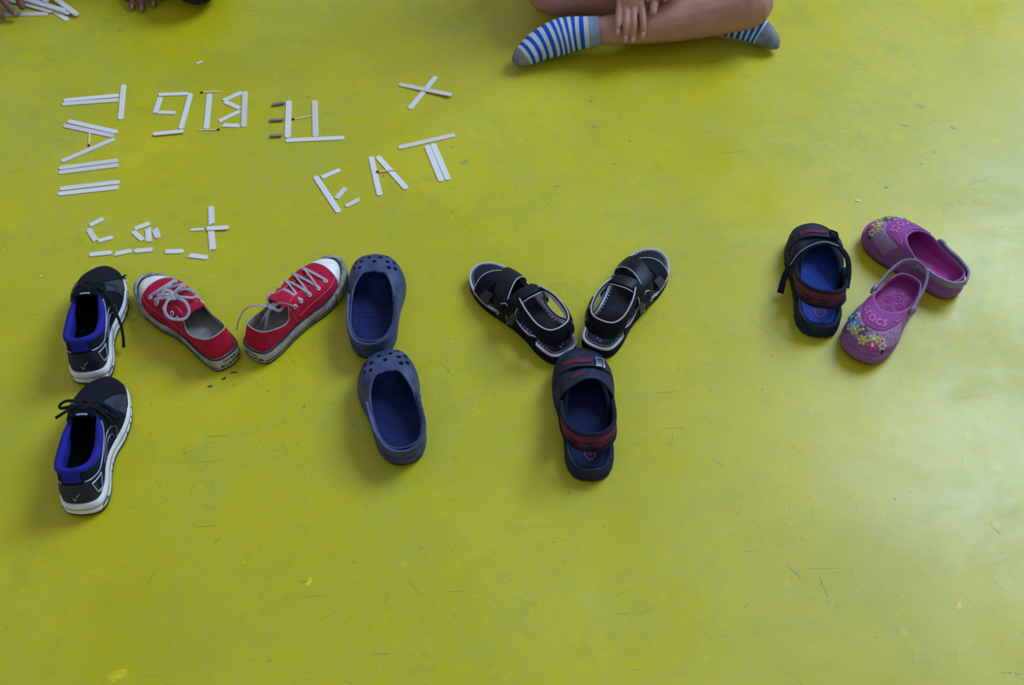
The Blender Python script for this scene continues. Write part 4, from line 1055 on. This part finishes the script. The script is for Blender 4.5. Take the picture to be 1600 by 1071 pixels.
def stick_outline(L_, w, ends, rnd):
    """closed outline, start end at x=0; r rounded, b broken"""
    h = w/2; pts = []
    def end(kind, x, d):
        out = []
        if kind == 'r':
            for k in range(9):
                a_ = -PI/2+PI*k/8; out.append((x-d*h*.85+d*h*.85*math.cos(a_), h*math.sin(a_)*1.0))
        else:
            ys = [-h, -h*.55, -h*.2, h*.15, h*.5, h]
            sl = rnd.uniform(-.35, .35)*w
            for k, y in enumerate(ys): out.append((x-d*(.05+rnd.uniform(0, .28))+sl*y/h*.6, y))
        return out
    a_ = end(ends[1], L_, 1)
    b_ = end(ends[0], 0, -1); b_ = list(reversed(b_))
    return a_+b_
def make_stick(x0, y0, x1, y1, ends, w, z0, z1, tone, label, group, name='craft_stick', th=.2, seed=0):
    rnd = random.Random(int(abs(x0*7919+y0*104729)*1000)+seed)
    L_ = math.hypot(x1-x0, y1-y0)*100
    o2 = stick_outline(L_, w, ends, rnd); n = len(o2)
    cx = sum(p[0] for p in o2)/n
    rings = []
    for ins, z in ((.05, 0), (0, .04), (0, th-.04), (.05, th)):
        rings.append([Vector((p[0]+(cx-p[0])*ins*.04, p[1]*(1-ins), z)) for p in o2])
    V, F = loft(rings)
    ob = new_obj(name, V, F, WOODS[tone])
    ob.location = (x0, y0, z0/1000)
    ob.rotation_euler = (0, -math.atan2((z1-z0)/1000, L_/100), math.atan2(y1-y0, x1-x0))
    tag(ob, label, 'stick', group)
    return ob
STICKS = [
    (-0.8945, 1.7823, -0.7870, 1.7974, "rr", 1.05, 0, 0, 0, "upper of the two craft sticks forming the stem of the sideways T"),
    (-0.8949, 1.7712, -0.7845, 1.7835, "rr", 1.05, 0, 0, 1, "lower of the two craft sticks forming the stem of the sideways T"),
    (-0.7847, 1.8299, -0.7691, 1.7256, "rr", 1.05, 0, 0, 0, "upright craft stick forming the bar of the sideways T at left"),
    (-0.8713, 1.7212, -0.7668, 1.6888, "rr", 1.05, 0, 0, 0, "upper craft stick of the doubled side of the sideways A"),
    (-0.8764, 1.7084, -0.7725, 1.6782, "rr", 1.05, 0, 0, 3, "lilac tinted craft stick in the doubled side of the sideways A"),
    (-0.8572, 1.6072, -0.7689, 1.6708, "rr", 1.05, 0, 0, 1, "single slanting craft stick closing the sideways A at the bottom"),
    (-0.8577, 1.5893, -0.7491, 1.6105, "rr", 1.05, 0, 0, 1, "upper craft stick of the parallel pair just below the sideways A"),
    (-0.8553, 1.5773, -0.7464, 1.5977, "rr", 1.05, 0, 0, 1, "lower craft stick of the parallel pair just below the sideways A"),
    (-0.8432, 1.5342, -0.7343, 1.5527, "rr", 1.05, 0, 0, 0, "upper craft stick of the lowest parallel pair in the left column"),
    (-0.8432, 1.5210, -0.7336, 1.5384, "rr", 1.05, 0, 0, 0, "lower craft stick of the lowest parallel pair in the left column"),
    (-0.7111, 1.7993, -0.6482, 1.8028, "br", 0.95, 0, 0, 0, "broken craft stick along the top of the reversed G"),
    (-0.6440, 1.8034, -0.6460, 1.6979, "rr", 1.0, 0, 0, 0, "long slanting craft stick forming the right side of the reversed G"),
    (-0.7028, 1.7920, -0.7050, 1.7432, "rb", 1.0, 0, 0, 0, "short broken craft stick on the left side of the reversed G"),
    (-0.7000, 1.7466, -0.6635, 1.7455, "bb", 0.9, 0, 0, 0, "short broken craft stick forming the inner bar of the reversed G"),
    (-0.6966, 1.6816, -0.6369, 1.6903, "rb", 0.95, 2.05, 2.05, 0, "craft stick along the bottom of the reversed G"),
    (-0.6064, 1.8022, -0.5961, 1.6979, "rr", 1.1, 0, 0, 0, "upright craft stick forming the letter I between two matchsticks"),
    (-0.5358, 1.8090, -0.5239, 1.7034, "rr", 1.1, 0, 0, 1, "upright craft stick forming the spine of the reversed B"),
    (-0.5415, 1.8069, -0.5765, 1.7808, "rb", 1.0, 0, 0, 0, "topmost broken craft stick of the reversed B zigzag"),
    (-0.5734, 1.7793, -0.5375, 1.7577, "bb", 1.0, 0, 0, 0, "second broken craft stick of the reversed B zigzag"),
    (-0.5371, 1.7509, -0.5762, 1.7199, "bb", 0.95, 0, 0, 0, "third broken craft stick of the reversed B zigzag"),
    (-0.5671, 1.7097, -0.5323, 1.7075, "br", 1.0, 0, 0, 0, "short broken craft stick along the bottom of the reversed B"),
    (-0.4448, 1.7814, -0.4348, 1.6730, "rr", 1.15, 0, 0, 0, "upright craft stick beside the three grey stubs"),
    (-0.3936, 1.7825, -0.3806, 1.6753, "rr", 1.15, 0, 0, 1, "upright craft stick at the tail end of the linking matchstick"),
    (-0.4380, 1.6656, -0.3244, 1.6735, "rr", 1.05, 0, 0, 0, "horizontal craft stick under the two uprights beside the grey stubs"),
    (-0.4784, 1.7672, -0.4513, 1.7741, "bb", 1.0, 0, 0, 2, "topmost of the three grey broken stick stubs"),
    (-0.4761, 1.7219, -0.4467, 1.7247, "rb", 1.0, 0, 0, 2, "middle one of the three grey broken stick stubs"),
    (-0.4704, 1.6775, -0.4439, 1.6795, "bb", 1.0, 0, 0, 2, "lowest of the three grey broken stick stubs"),
    (-0.1546, 1.8551, -0.2030, 1.7566, "rr", 1.05, 0, 0, 0, "lower slanting craft stick of the X at upper middle"),
    (-0.2291, 1.8319, -0.1199, 1.7935, "rr", 1.05, 0, 4.4, 1, "top craft stick lying across the X at upper middle"),
    (-0.2187, 1.6451, -0.1106, 1.6817, "rr", 1.05, 0, 0, 1, "craft stick forming the bar of the upright T in EAT"),
    (-0.1641, 1.6523, -0.1316, 1.5536, "rr", 1.18, 0, 0, 0, "left craft stick of the doubled stem of the T in EAT"),
    (-0.1527, 1.6571, -0.1193, 1.5575, "rr", 1.15, 0, 0, 0, "right craft stick of the doubled stem of the T in EAT"),
    (-0.2693, 1.6212, -0.2449, 1.5169, "rr", 1.1, 0, 0, 0, "left craft stick leg of the A in EAT"),
    (-0.2573, 1.6221, -0.1960, 1.5339, "rr", 1.1, 0, 0, 0, "right craft stick leg of the A in EAT"),
    (-0.3702, 1.5679, -0.3165, 1.4736, "rr", 1.1, 0, 0, 0, "long craft stick forming the spine of the E in EAT"),
    (-0.3590, 1.5633, -0.3246, 1.5855, "br", 1.0, 0, 0, 0, "broken craft stick forming the upper arm of the E in EAT"),
    (-0.3260, 1.5075, -0.3091, 1.5391, "bb", 1.0, 0, 0, 1, "broken craft stick forming the middle arm of the E in EAT"),
    (-0.3061, 1.4888, -0.2807, 1.5080, "rb", 0.95, 0, 0, 1, "broken craft stick forming the lower arm of the E in EAT"),
    (-0.7669, 1.4403, -0.7434, 1.4591, "bb", 0.95, 0, 0, 0, "upper broken stick piece of the small letter c"),
    (-0.7673, 1.4337, -0.7456, 1.4019, "bb", 1.0, 0, 0, 1, "middle broken stick piece of the small letter c"),
    (-0.7436, 1.4019, -0.7178, 1.4125, "br", 0.9, 0, 0, 0, "lower broken stick piece of the small letter c"),
    (-0.6839, 1.4322, -0.6565, 1.4475, "bb", 0.95, 0, 0, 0, "top broken stick piece of the small letter a"),
    (-0.6848, 1.4269, -0.6607, 1.4031, "rb", 0.95, 0, 0, 0, "slanting left broken stick piece of the small letter a"),
    (-0.6590, 1.4349, -0.6512, 1.3992, "bb", 1.05, 0, 0, 0, "upright broken stick piece inside the small letter a"),
    (-0.6471, 1.4337, -0.6358, 1.4098, "br", 1.15, 0, 0, 1, "beige broken stick piece at the right of the small letter a"),
    (-0.5536, 1.4891, -0.5452, 1.4422, "rb", 1.1, 0, 0, 0, "upper upright half stick of the small letter t"),
    (-0.5539, 1.4314, -0.5119, 1.4343, "br", 1.0, 2.05, 2.05, 0, "crossbar half stick on top of the small letter t"),
    (-0.5452, 1.4332, -0.5330, 1.3798, "bb", 1.15, 0, 0, 0, "lower upright half stick of the small letter t"),
    (-0.5827, 1.4296, -0.5554, 1.4322, "bb", 0.6, 0, 0, 0, "thin splintered sliver pointing at the small letter t crossbar"),
    (-0.7510, 1.3695, -0.7106, 1.3756, "rb", 1.0, 0, 0, 0, "leftmost broken stick in the row under the small word"),
    (-0.7070, 1.3710, -0.6773, 1.3798, "br", 1.0, 0, 0, 0, "second broken stick from the left in the row under the small word"),
    (-0.6731, 1.3785, -0.6393, 1.3823, "rb", 1.0, 0, 0, 0, "third broken stick from the left in the row under the small word"),
    (-0.6200, 1.3772, -0.5846, 1.3780, "br", 1.0, 0, 0, 0, "fourth broken stick from the left in the row under the small word"),
    (-0.5757, 1.3687, -0.5389, 1.3626, "br", 1.0, 0, 0, 0, "rightmost broken stick in the row under the small word"),
]
for s in STICKS:
    g = 'craft stick letters on the floor'
    ob = make_stick(*s, g)
    if s[8] == 2:                                             # the grey stubs lie propped on edge
        ob.rotation_euler.x = -.35; ob.location.z = .0018

MATCHES = [
    (-0.8213, 1.6890, -0.8144, 1.6492, 0, 0, "black tipped matchstick forming the crossbar of the sideways A"),
    (-0.5857, 1.8094, -0.6256, 1.8057, 0, 0, "black tipped matchstick capping the top of the letter I"),
    (-0.6102, 1.6948, -0.5698, 1.6965, 0, 0, "black tipped matchstick under the foot of the letter I"),
    (-0.3949, 1.7365, -0.4327, 1.7255, 0, 0, "black tipped matchstick linking the two uprights beside the grey stubs"),
    (-0.2185, 1.5837, -0.2561, 1.5769, 2.1, 2.1, "black tipped matchstick lying across the A in EAT"),
]
for x0, y0, x1, y1, z0, z1, label in MATCHES:
    d = math.hypot(x1-x0, y1-y0)*100
    r = empty('matchstick', (x0, y0, z0/1000), math.atan2(y1-y0, x1-x0)); tag(r, label, 'match', 'matchsticks among the letters')
    h = .11
    V, F = loft([[(0, -h, 0), (0, h, 0), (0, h, 2*h), (0, -h, 2*h)], [(d-.3, -h, 0), (d-.3, h, 0), (d-.3, h, 2*h), (d-.3, -h, 2*h)]])
    new_obj('match_shaft', V, F, MATCH_W, None, r, smooth=False)
    V, F = tube([(d-.55, 0, .13), (d-.48, 0, .15), (d-.25, 0, .16), (d-.05, 0, .15), (d, 0, .14)], [.09, .16, .19, .15, .05], 8)
    new_obj('match_head', V, F, MATCH_H, None, r)

def chip(x, y, ang, L_, w, label, tone=0, z=0):
    a_ = math.radians(ang); dx, dy = math.cos(a_)*L_/200, math.sin(a_)*L_/200
    make_stick(x-dx, y-dy, x+dx, y+dy, 'bb', w, z, z, tone, label, 'wood splinters on the floor', 'wood_splinter', .12)
chip(-.6427, 1.9003, 35, 1.6, .55, 'small white wood splinter lying alone above the letter I')
chip(.6389, 1.5043, -25, 1.0, .40, 'tiny white splinter behind the toe of the farther pink clog')
chip(-.8249, 1.3202, -10, .8, .35, 'tiny white splinter at the far left of the farther running shoe')
chip(-.1947, 1.4733, 75, .45, .35, 'tiny white crumb on the floor below the T in EAT')
chip(-.6724, 1.3085, 85, .7, .25, 'tiny white splinter between running shoe and red sneaker toe')

# loose pile of sticks at the upper left
PILE = [  # tip x, tip y, direction deg (from tip backwards), z tip, z tail, tone, label
    (-.9465, 2.0395, 139, 0, 0, 0, 'lowest craft stick of the pile, its round end nearest the camera'),
    (-.9930, 2.0610, 180.5, 0, 0, 1, 'craft stick held under a fingertip at the front of the pile'),
    (-.9840, 2.0660, 158, 2.2, 2.2, 0, 'craft stick lying on the pinned one in the pile'),
    (-.9440, 2.0560, 152, 4.4, 4.4, 1, 'craft stick in the middle of the pile showing only its end'),
    (-.9550, 2.0630, 157, 6.6, 6.6, 0, 'broad craft stick crossing on top of the pile'),
    (-.9265, 2.0500, 137, 4.4, 4.4, 1, 'lower of the two stacked sticks at the right of the pile'),
    (-.9300, 2.0530, 137, 6.6, 6.6, 0, 'upper of the two stacked sticks at the right of the pile'),
    (-1.0000, 2.0900, 130, 8.8, 8.8, 3, 'lilac tinted craft stick at the back of the pile'),
]
for x, y, d, zt, zb, tone, label in PILE:
    a_ = math.radians(d); make_stick(x, y, x+.11*math.cos(a_), y+.11*math.sin(a_), 'rr', 1.2, zt, zb, tone, label, 'pile of craft sticks')

# ------------------------------------------------------------------ the two children
SKIN1 = mat('tan_skin', (.40, .175, .120), .5, .4, col2=(.46, .215, .150), vscale=22, bump=.12, bscale=260)
SKIN2 = mat('shaded_brown_skin', (.17, .065, .060), .5, .4, col2=(.21, .085, .075), vscale=25, bump=.12, bscale=260)  # brown skin, its base colour darkened for the shade on the kneeling child
NAIL = mat('fingernail', (.50, .28, .24), .35, .5)
NAIL2 = mat('fingernail_dark', (.28, .14, .14), .35, .5)
SOCK_W = weave_mat('white_sock_knit', (.58, .62, .60), 1200, .95, .5, .06)
SOCK_B = weave_mat('blue_sock_knit', (.012, .085, .50), 1200, .95, .5, .08)
SOCK_G = weave_mat('grey_sock_knit', (.24, .25, .27), 1200, .95, .5, .25)
SOCK_C = weave_mat('pale_blue_cuff', (.27, .33, .42), 1200, .95, .5, .1)
SHORTS = weave_mat('navy_cotton', (.03, .04, .09), 900, .95, .3)
SHIRT = weave_mat('white_cotton', (.55, .54, .52), 900, .95, .3)
DARKCLOTH = weave_mat('black_cotton', (.016, .018, .030), 900, .95, .3)
PURPLECLOTH = weave_mat('dark_plum_cotton', (.05, .018, .04), 900, .95, .3)
HAIR = mat('dark_hair', (.012, .009, .008), .45, .5, var=.4, stretch=(40, 40, 4), vscale=8)
EYEW = mat('eye_white', (.7, .68, .66), .3, .5); IRIS = mat('dark_iris', (.02, .012, .008), .2, .6)
LIP = mat('lips', (.30, .10, .09), .5, .4)

def limb(pts, radii, n=None, seg=16, flat=1.0, up=None):
    """rounded, tapering tube through joints, in metres"""
    P = cat_open(pts, n or 8*(len(pts)-1)+1); R = lerp_list(radii, len(P))
    d0 = (P[0]-P[1]).normalized(); d1 = (P[-1]-P[-2]).normalized()
    pre = [P[0]+d0*R[0]*k for k in (1.0, .87, .5)]; post = [P[-1]+d1*R[-1]*k for k in (.5, .87, 1.0)]
    return tube(pre+P+post, [R[0]*.06, R[0]*.5, R[0]*.87]+R+[R[-1]*.87, R[-1]*.5, R[-1]*.06], seg, flat=flat, up=up)
def ball(c, rx, ry, rz, seg=20, rings=12):
    c = Vector(c); rr = []
    for i in range(1, rings):
        a_ = PI*i/rings
        rr.append([c+Vector((rx*math.sin(a_)*math.cos(2*PI*k/seg), ry*math.sin(a_)*math.sin(2*PI*k/seg), -rz*math.cos(a_))) for k in range(seg)])
    return loft(rr)
def fuse(chains, voxel, smooth=3):
    """one continuous skin over overlapping limbs"""
    V, F, I = merge(chains)
    o = new_obj('tmp', V, F, SKIN1, scale=1.0)
    md = o.modifiers.new('r', 'REMESH'); md.mode = 'VOXEL'; md.voxel_size = voxel
    if smooth:
        ms = o.modifiers.new('s', 'SMOOTH'); ms.factor = .5; ms.iterations = smooth
    dg = bpy.context.evaluated_depsgraph_get()
    me = bpy.data.meshes.new_from_object(o.evaluated_get(dg))
    V = [Vector(v.co) for v in me.vertices]; F = [tuple(p.vertices) for p in me.polygons]
    bpy.data.objects.remove(o, do_unlink=True); bpy.data.meshes.remove(me)
    return V, F
def part_m(name, VF, mats, parent, idx=None):
    o = new_obj(name, VF[0], VF[1], mats, idx, None, scale=1.0)
    o.parent = parent; o.matrix_parent_inverse = parent.matrix_world.inverted()
    return o

def head_chain(c, f, tilt=0.0):
    """head around centre c facing direction f (horizontal), slightly bowed"""
    f = Vector((f[0], f[1], 0)).normalized(); s = Vector((-f.y, f.x, 0)); up = Vector((0, 0, 1)); c = Vector(c)
    w = lambda a_, b_, d_: c+f*a_+s*b_+up*d_
    ch = [ball(c+up*.025, .070, .075, .085), limb([w(.02, 0, -.03), w(.035, 0, -.075)], [.055, .035])]
    ch.append(limb([w(.076, 0, .01), w(.088, 0, -.012), w(.092, 0, -.026)], [.007, .010, .012]))          # nose
    for k in (1, -1):
        ch.append(limb([w(-.005, .070*k, .012), w(-.012, .077*k, -.008), w(-.004, .070*k, -.03)], [.010, .011, .007]))   # ears
        ch.append(limb([w(.066, .015*k, .028), w(.068, .038*k, .030)], [.010, .008]))                      # brow
        ch.append(ball(w(.05, .036*k, -.03), .022, .022, .022))                                            # cheek
    return ch, w
def face_parts(root, w, hair_mat, f):
    for k in (1, -1):
        e_ = part_m('eye', ball(w(.0625, .028*k, .010), .0115, .0115, .010, 14, 8), EYEW, root)
        part_m('iris', ball(w(.0708, .028*k, .009), .0050, .0050, .0050, 12, 8), IRIS, e_)
        part_m('eyebrow', limb([w(.073, .016*k, .030), w(.074, .030*k, .034), w(.064, .045*k, .029)], [.003, .0035, .002], seg=8), hair_mat, root)
    part_m('mouth', limb([w(.074, -.020, -.050), w(.082, 0, -.052), w(.074, .020, -.050)], [.003, .0055, .003], seg=10), LIP, root)

# ---- the child sitting cross-legged
AX = [(.1746, 1.9309, .056), (.245, 1.934, .062), (.33, 1.955, .066), (.41, 1.968, .077), (.478, 1.979, .090)]
p1 = empty('person', (.25, 2.28, 0))
bpy.context.view_layer.update()
tag(p1, 'child sitting cross-legged in blue striped socks with hands on one shin', 'person')
legs = [limb([(.150, 1.928, .053)]+AX, [.029, .0275, .034, .045, .050, .055]),                    # front shin and calf, then the knee
        limb([(.470, 1.982, .090), (.445, 2.06, .112), (.39, 2.17, .118), (.33, 2.26, .115)], [.053, .062, .070, .075]),
        limb([(.085, 2.032, .088), (.17, 2.045, .070), (.27, 2.038, .058), (.36, 2.012, .048), (.42, 1.990, .042)], [.058, .053, .050, .038, .030]),   # other shin behind
        limb([(.080, 2.040, .090), (.11, 2.12, .108), (.15, 2.20, .115), (.19, 2.27, .115)], [.055, .063, .070, .075]),
        limb([(.18, 2.30, .105), (.34, 2.30, .105)], [.095, .095]), limb([(.26, 2.31, .12), (.26, 2.325, .27), (.26, 2.31, .40)], [.105, .090, .105]),
        limb([(.17, 2.31, .43), (.35, 2.31, .43)], [.055, .055]), limb([(.26, 2.31, .43), (.26, 2.29, .53)], [.045, .036])]
hc, w1 = head_chain((.26, 2.275, .615), (-.05, -1))
VA, FA = fuse(legs+hc, .0045, 4)
fx = [.2110, .2275, .2430, .2620]
def finger(x, tipy, tipz, r, mx, my=1.950, mz=.120):
    return limb([(mx, my, mz), (x+(mx-x)*.3, 1.9215, .1035), (x, 1.903, .091), (x, tipy, tipz)], [r*1.12, r*1.10, r*.98, r*.84], 26, 12)
arm = [limb([(.165, 2.31, .43), (.115, 2.24, .31), (.110, 2.18, .235), (.165, 2.09, .195), (.222, 2.025, .160)], [.045, .036, .033, .029, .022]),
       limb([(.222, 2.03, .160), (.236, 1.985, .141), (.240, 1.955, .124)], [.022, .028, .028], flat=.62, up=(0, .5, .86)),
       limb([(.222, 1.985, .138), (.217, 1.952, .120)], [.012, .010]), limb([(.250, 1.985, .140), (.258, 1.952, .122)], [.012, .011]),
       finger(fx[0], 1.8975, .0800, .0062, .2170), finger(fx[1], 1.8915, .0690, .0068, .2290), finger(fx[2], 1.8910, .0680, .0070, .2430), finger(fx[3], 1.8945, .0760, .0070, .2580),
       limb([(.246, 2.005, .146), (.272, 1.972, .138), (.284, 1.945, .122), (.2815, 1.922, .109)], [.012, .011, .0095, .0075], 24, 12)]
VB, FB = fuse(arm, .0020, 2)
arm2 = [limb([(.355, 2.31, .43), (.435, 2.25, .31), (.455, 2.19, .24), (.405, 2.10, .200), (.365, 2.045, .175)], [.045, .036, .033, .029, .022]),
        limb([(.365, 2.05, .175), (.345, 2.005, .160), (.335, 1.985, .150)], [.022, .027, .027], flat=.62, up=(0, .4, .9))]
for k in range(4):
    x = .355-.0165*k
    arm2.append(limb([(x-.004, 1.985, .151), (x-.016, 1.958, .146), (x-.026, 1.946, .136), (x-.034, 1.940, .126)], [.0075, .0072, .0066, .0058], 22, 12))
arm2.append(limb([(.34, 2.02, .165), (.312, 1.995, .160), (.300, 1.970, .150), (.298, 1.956, .142)], [.011, .010, .009, .0072], 22, 12))
VC, FC = fuse(arm2, .0022, 2)
V, F, I = merge([(VA, FA), (VB, FB), (VC, FC)])
part_m('body', (V, F), SKIN1, p1)
for x, y, z in ((fx[0], 1.8925, .0795), (fx[1], 1.8862, .0675), (fx[2], 1.8857, .0665), (fx[3], 1.8892, .0748)):
    q = limb([(x, y+.0040, z+.0078), (x, y+.0004, z+.0030), (x, y-.0010, z-.0012)], [.0035, .0043, .0033], 10, 10, flat=.45, up=(0, -.75, .6))
    part_m('fingernail', q, NAIL, p1)
def sock(parent, pts, radii, f_cuff, f_toe, nstripe, n=150):
    P = cat_open(pts, n); R = lerp_list(radii, n)
    V, F = tube(P, R, 24); idx = []
    for k in range(n-1):
        f = (k+.5)/(n-1)
        if f < f_cuff: i = 3
        elif f > f_toe: i = 2
        else: i = int((f-f_cuff)/(f_toe-f_cuff)*(2*nstripe+1)) % 2
        idx += [i]*24
    idx += [3]*24+[2]*24
    return part_m('sock', (V, F), [SOCK_W, SOCK_B, SOCK_G, SOCK_C], parent, idx)
sock(p1, [(0.1771, 1.9296, 0.056), (0.1498, 1.9291, 0.054), (0.124, 1.9292, 0.05), (0.1018, 1.9261, 0.046), (0.0809, 1.9199, 0.042), (0.0548, 1.9091, 0.036), (0.0325, 1.8943, 0.03), (0.0182, 1.8846, 0.024), (0.0104, 1.8789, 0.018), (0.0072, 1.8758, 0.014)], [0.0305, 0.032, 0.035, 0.0375, 0.0355, 0.031, 0.0255, 0.0195, 0.0135, 0.004], .085, .73, 9)
sock(p1, [(0.4354, 1.9867, 0.043), (0.464, 1.978, 0.04), (0.4926, 1.9684, 0.036), (0.516, 1.9573, 0.03), (0.5325, 1.9442, 0.024), (0.5429, 1.9352, 0.018), (0.5499, 1.9313, 0.013)], [0.032, 0.031, 0.029, 0.026, 0.02, 0.0135, 0.004], .04, .50, 6, 100)

# clothes
sh = fuse([limb([(.43, 2.08, .116), (.39, 2.17, .122), (.33, 2.27, .120)], [.076, .082, .092]), limb([(.115, 2.12, .112), (.15, 2.20, .120), (.19, 2.28, .120)], [.076, .082, .092]), limb([(.17, 2.305, .112), (.35, 2.305, .112)], [.108, .108]), limb([(.26, 2.315, .14), (.26, 2.325, .22)], [.115, .105])], .006, 5)
part_m('shorts', sh, SHORTS, p1)
sh = fuse([limb([(.26, 2.325, .19), (.26, 2.33, .28), (.26, 2.315, .41)], [.118, .108, .118]), limb([(.165, 2.312, .43), (.36, 2.312, .43)], [.066, .066]), limb([(.165, 2.31, .43), (.130, 2.265, .35)], [.060, .052]), limb([(.36, 2.31, .43), (.412, 2.268, .35)], [.060, .052])], .006, 5)
part_m('shirt', sh, SHIRT, p1)
sh = fuse([ball((.26, 2.287, .650), .079, .083, .083), limb([(.26, 2.34, .66), (.26, 2.355, .60)], [.055, .045])], .005, 4)
part_m('hair', ([v for v in sh[0]], sh[1]), HAIR, p1)
face_parts(p1, w1, HAIR, None)

# ---- the child kneeling at the upper left with both hands on the floor
p2 = empty('person', (-.88, 2.45, 0))
bpy.context.view_layer.update()
tag(p2, 'child kneeling in dark clothes with hands by the stick pile', 'person')
tors = [limb([(-.96, 2.46, .20), (-.80, 2.46, .20)], [.095, .095]), limb([(-.88, 2.46, .22), (-.885, 2.41, .36), (-.89, 2.34, .47)], [.105, .095, .105]),
        limb([(-.98, 2.33, .49), (-.80, 2.33, .49)], [.055, .055]), limb([(-.89, 2.33, .50), (-.90, 2.28, .59)], [.045, .037]),
        limb([(-.96, 2.46, .19), (-1.0, 2.32, .12), (-1.03, 2.22, .062)], [.080, .070, .054]), limb([(-.80, 2.46, .19), (-.73, 2.26, .12), (-.675, 2.110, .060)], [.080, .070, .052]),
        limb([(-1.03, 2.22, .055), (-1.0, 2.38, .050), (-.98, 2.50, .045)], [.052, .048, .034]), limb([(-.675, 2.115, .054), (-.74, 2.32, .050), (-.79, 2.50, .045)], [.051, .048, .034]),
        limb([(-.98, 2.48, .045), (-.97, 2.58, .032), (-.97, 2.64, .025)], [.032, .030, .020], flat=.8), limb([(-.79, 2.48, .045), (-.79, 2.58, .032), (-.79, 2.64, .025)], [.032, .030, .020], flat=.8)]
hc, w2 = head_chain((-.90, 2.225, .655), (.1, -1))
VA, FA = fuse(tors+hc, .006, 4)
ra = [limb([(-.985, 2.33, .49), (-1.10, 2.30, .36), (-1.145, 2.25, .24), (-1.140, 2.18, .13), (-1.125, 2.135, .062)], [.044, .036, .032, .027, .020]),
      limb([(-1.125, 2.14, .062), (-1.112, 2.11, .050), (-1.104, 2.090, .044)], [.020, .026, .024], flat=.65, up=(0, .3, .95)),
      limb([(-1.100, 2.092, .044), (-1.082, 2.064, .040), (-1.066, 2.049, .028), (-1.0535, 2.0400, .0150)], [.0085, .0080, .0072, .0062], 24, 12),
      limb([(-1.112, 2.088, .044), (-1.098, 2.056, .040), (-1.086, 2.040, .026), (-1.079, 2.033, .013)], [.0085, .0080, .0072, .0060], 24, 12),
      limb([(-1.122, 2.088, .042), (-1.113, 2.056, .036), (-1.106, 2.040, .022), (-1.101, 2.034, .010)], [.008, .0076, .0068, .0058], 24, 12),
      limb([(-1.130, 2.092, .040), (-1.129, 2.064, .032), (-1.124, 2.050, .018), (-1.120, 2.045, .008)], [.007, .0066, .006, .0052], 24, 12),
      limb([(-1.108, 2.125, .050), (-1.078, 2.103, .046), (-1.055, 2.083, .034), (-1.0450, 2.0640, .0175)], [.012, .0115, .0100, .0080], 24, 12)]
la = [limb([(-.80, 2.33, .49), (-.735, 2.33, .36), (-.725, 2.30, .25), (-.765, 2.235, .13), (-.790, 2.190, .052)], [.044, .036, .032, .027, .020]),
      limb([(-.790, 2.195, .052), (-.795, 2.16, .036), (-.797, 2.138, .028)], [.020, .027, .027], flat=.62, up=(0, .3, .95))]
for (x, y), bx, r in zip(((-.8142, 2.0760), (-.7927, 2.0722), (-.7705, 2.0875), (-.7560, 2.1080)), (-.816, -.802, -.788, -.776), (.0072, .0074, .0070, .0060)):
    la.append(limb([(bx, 2.138, .028), (x+(bx-x)*.45, 2.138+(y-2.138)*.4, .031), (x+(bx-x)*.15, 2.138+(y-2.138)*.75, .020), (x, y, .0075)], [r*1.15, r*1.1, r, r*.86], 24, 12))
la.append(limb([(-.805, 2.175, .038), (-.826, 2.145, .028), (-.834, 2.122, .017), (-.834, 2.1075, .0085)], [.012, .0110, .0095, .0078], 24, 12))
VB, FB = fuse(ra, .0022, 2); VC, FC = fuse(la, .0022, 2)
V, F, I = merge([(VA, FA), (VB, FB), (VC, FC)])
part_m('body', (V, F), SKIN2, p2)
for x, y, z in ((-.8142, 2.0700, .0085), (-.7927, 2.0662, .0085), (-.7705, 2.0815, .0085), (-1.0520, 2.0350, .0165)):
    part_m('fingernail', limb([(x, y+.0045, z+.0050), (x, y, z+.0020), (x, y-.0015, z-.0015)], [.0034, .0042, .003], 10, 10, flat=.45, up=(0, -.6, .8)), NAIL2, p2)
tr = fuse([limb([(-.96, 2.46, .19), (-1.0, 2.32, .12), (-1.03, 2.22, .066)], [.092, .080, .064]), limb([(-.80, 2.46, .19), (-.73, 2.26, .12), (-.675, 2.110, .064)], [.092, .080, .062]),
           limb([(-1.03, 2.22, .064), (-1.0, 2.38, .058), (-.98, 2.50, .052)], [.062, .056, .046]), limb([(-.675, 2.115, .062), (-.74, 2.32, .058), (-.79, 2.50, .052)], [.060, .056, .046]),
           limb([(-.96, 2.46, .20), (-.80, 2.46, .20)], [.106, .106]), limb([(-.88, 2.46, .22), (-.88, 2.44, .30)], [.112, .102])], .006, 5)
part_m('trousers', tr, DARKCLOTH, p2)
tp = fuse([limb([(-.88, 2.45, .25), (-.885, 2.41, .36), (-.89, 2.34, .47)], [.114, .108, .116]), limb([(-.98, 2.33, .49), (-.80, 2.33, .49)], [.064, .064]),
           limb([(-.985, 2.33, .49), (-1.10, 2.30, .36), (-1.145, 2.25, .24), (-1.140, 2.19, .145)], [.056, .048, .044, .036]), limb([(-.80, 2.33, .49), (-.735, 2.33, .36), (-.725, 2.30, .25), (-.765, 2.24, .145)], [.056, .048, .044, .036])], .006, 5)
part_m('pullover', tp, PURPLECLOTH, p2)
part_m('hair', fuse([ball((-.902, 2.240, .690), .079, .083, .083), limb([(-.905, 2.295, .70), (-.905, 2.31, .63)], [.055, .050])], .005, 4), HAIR, p2)
face_parts(p2, w2, HAIR, None)
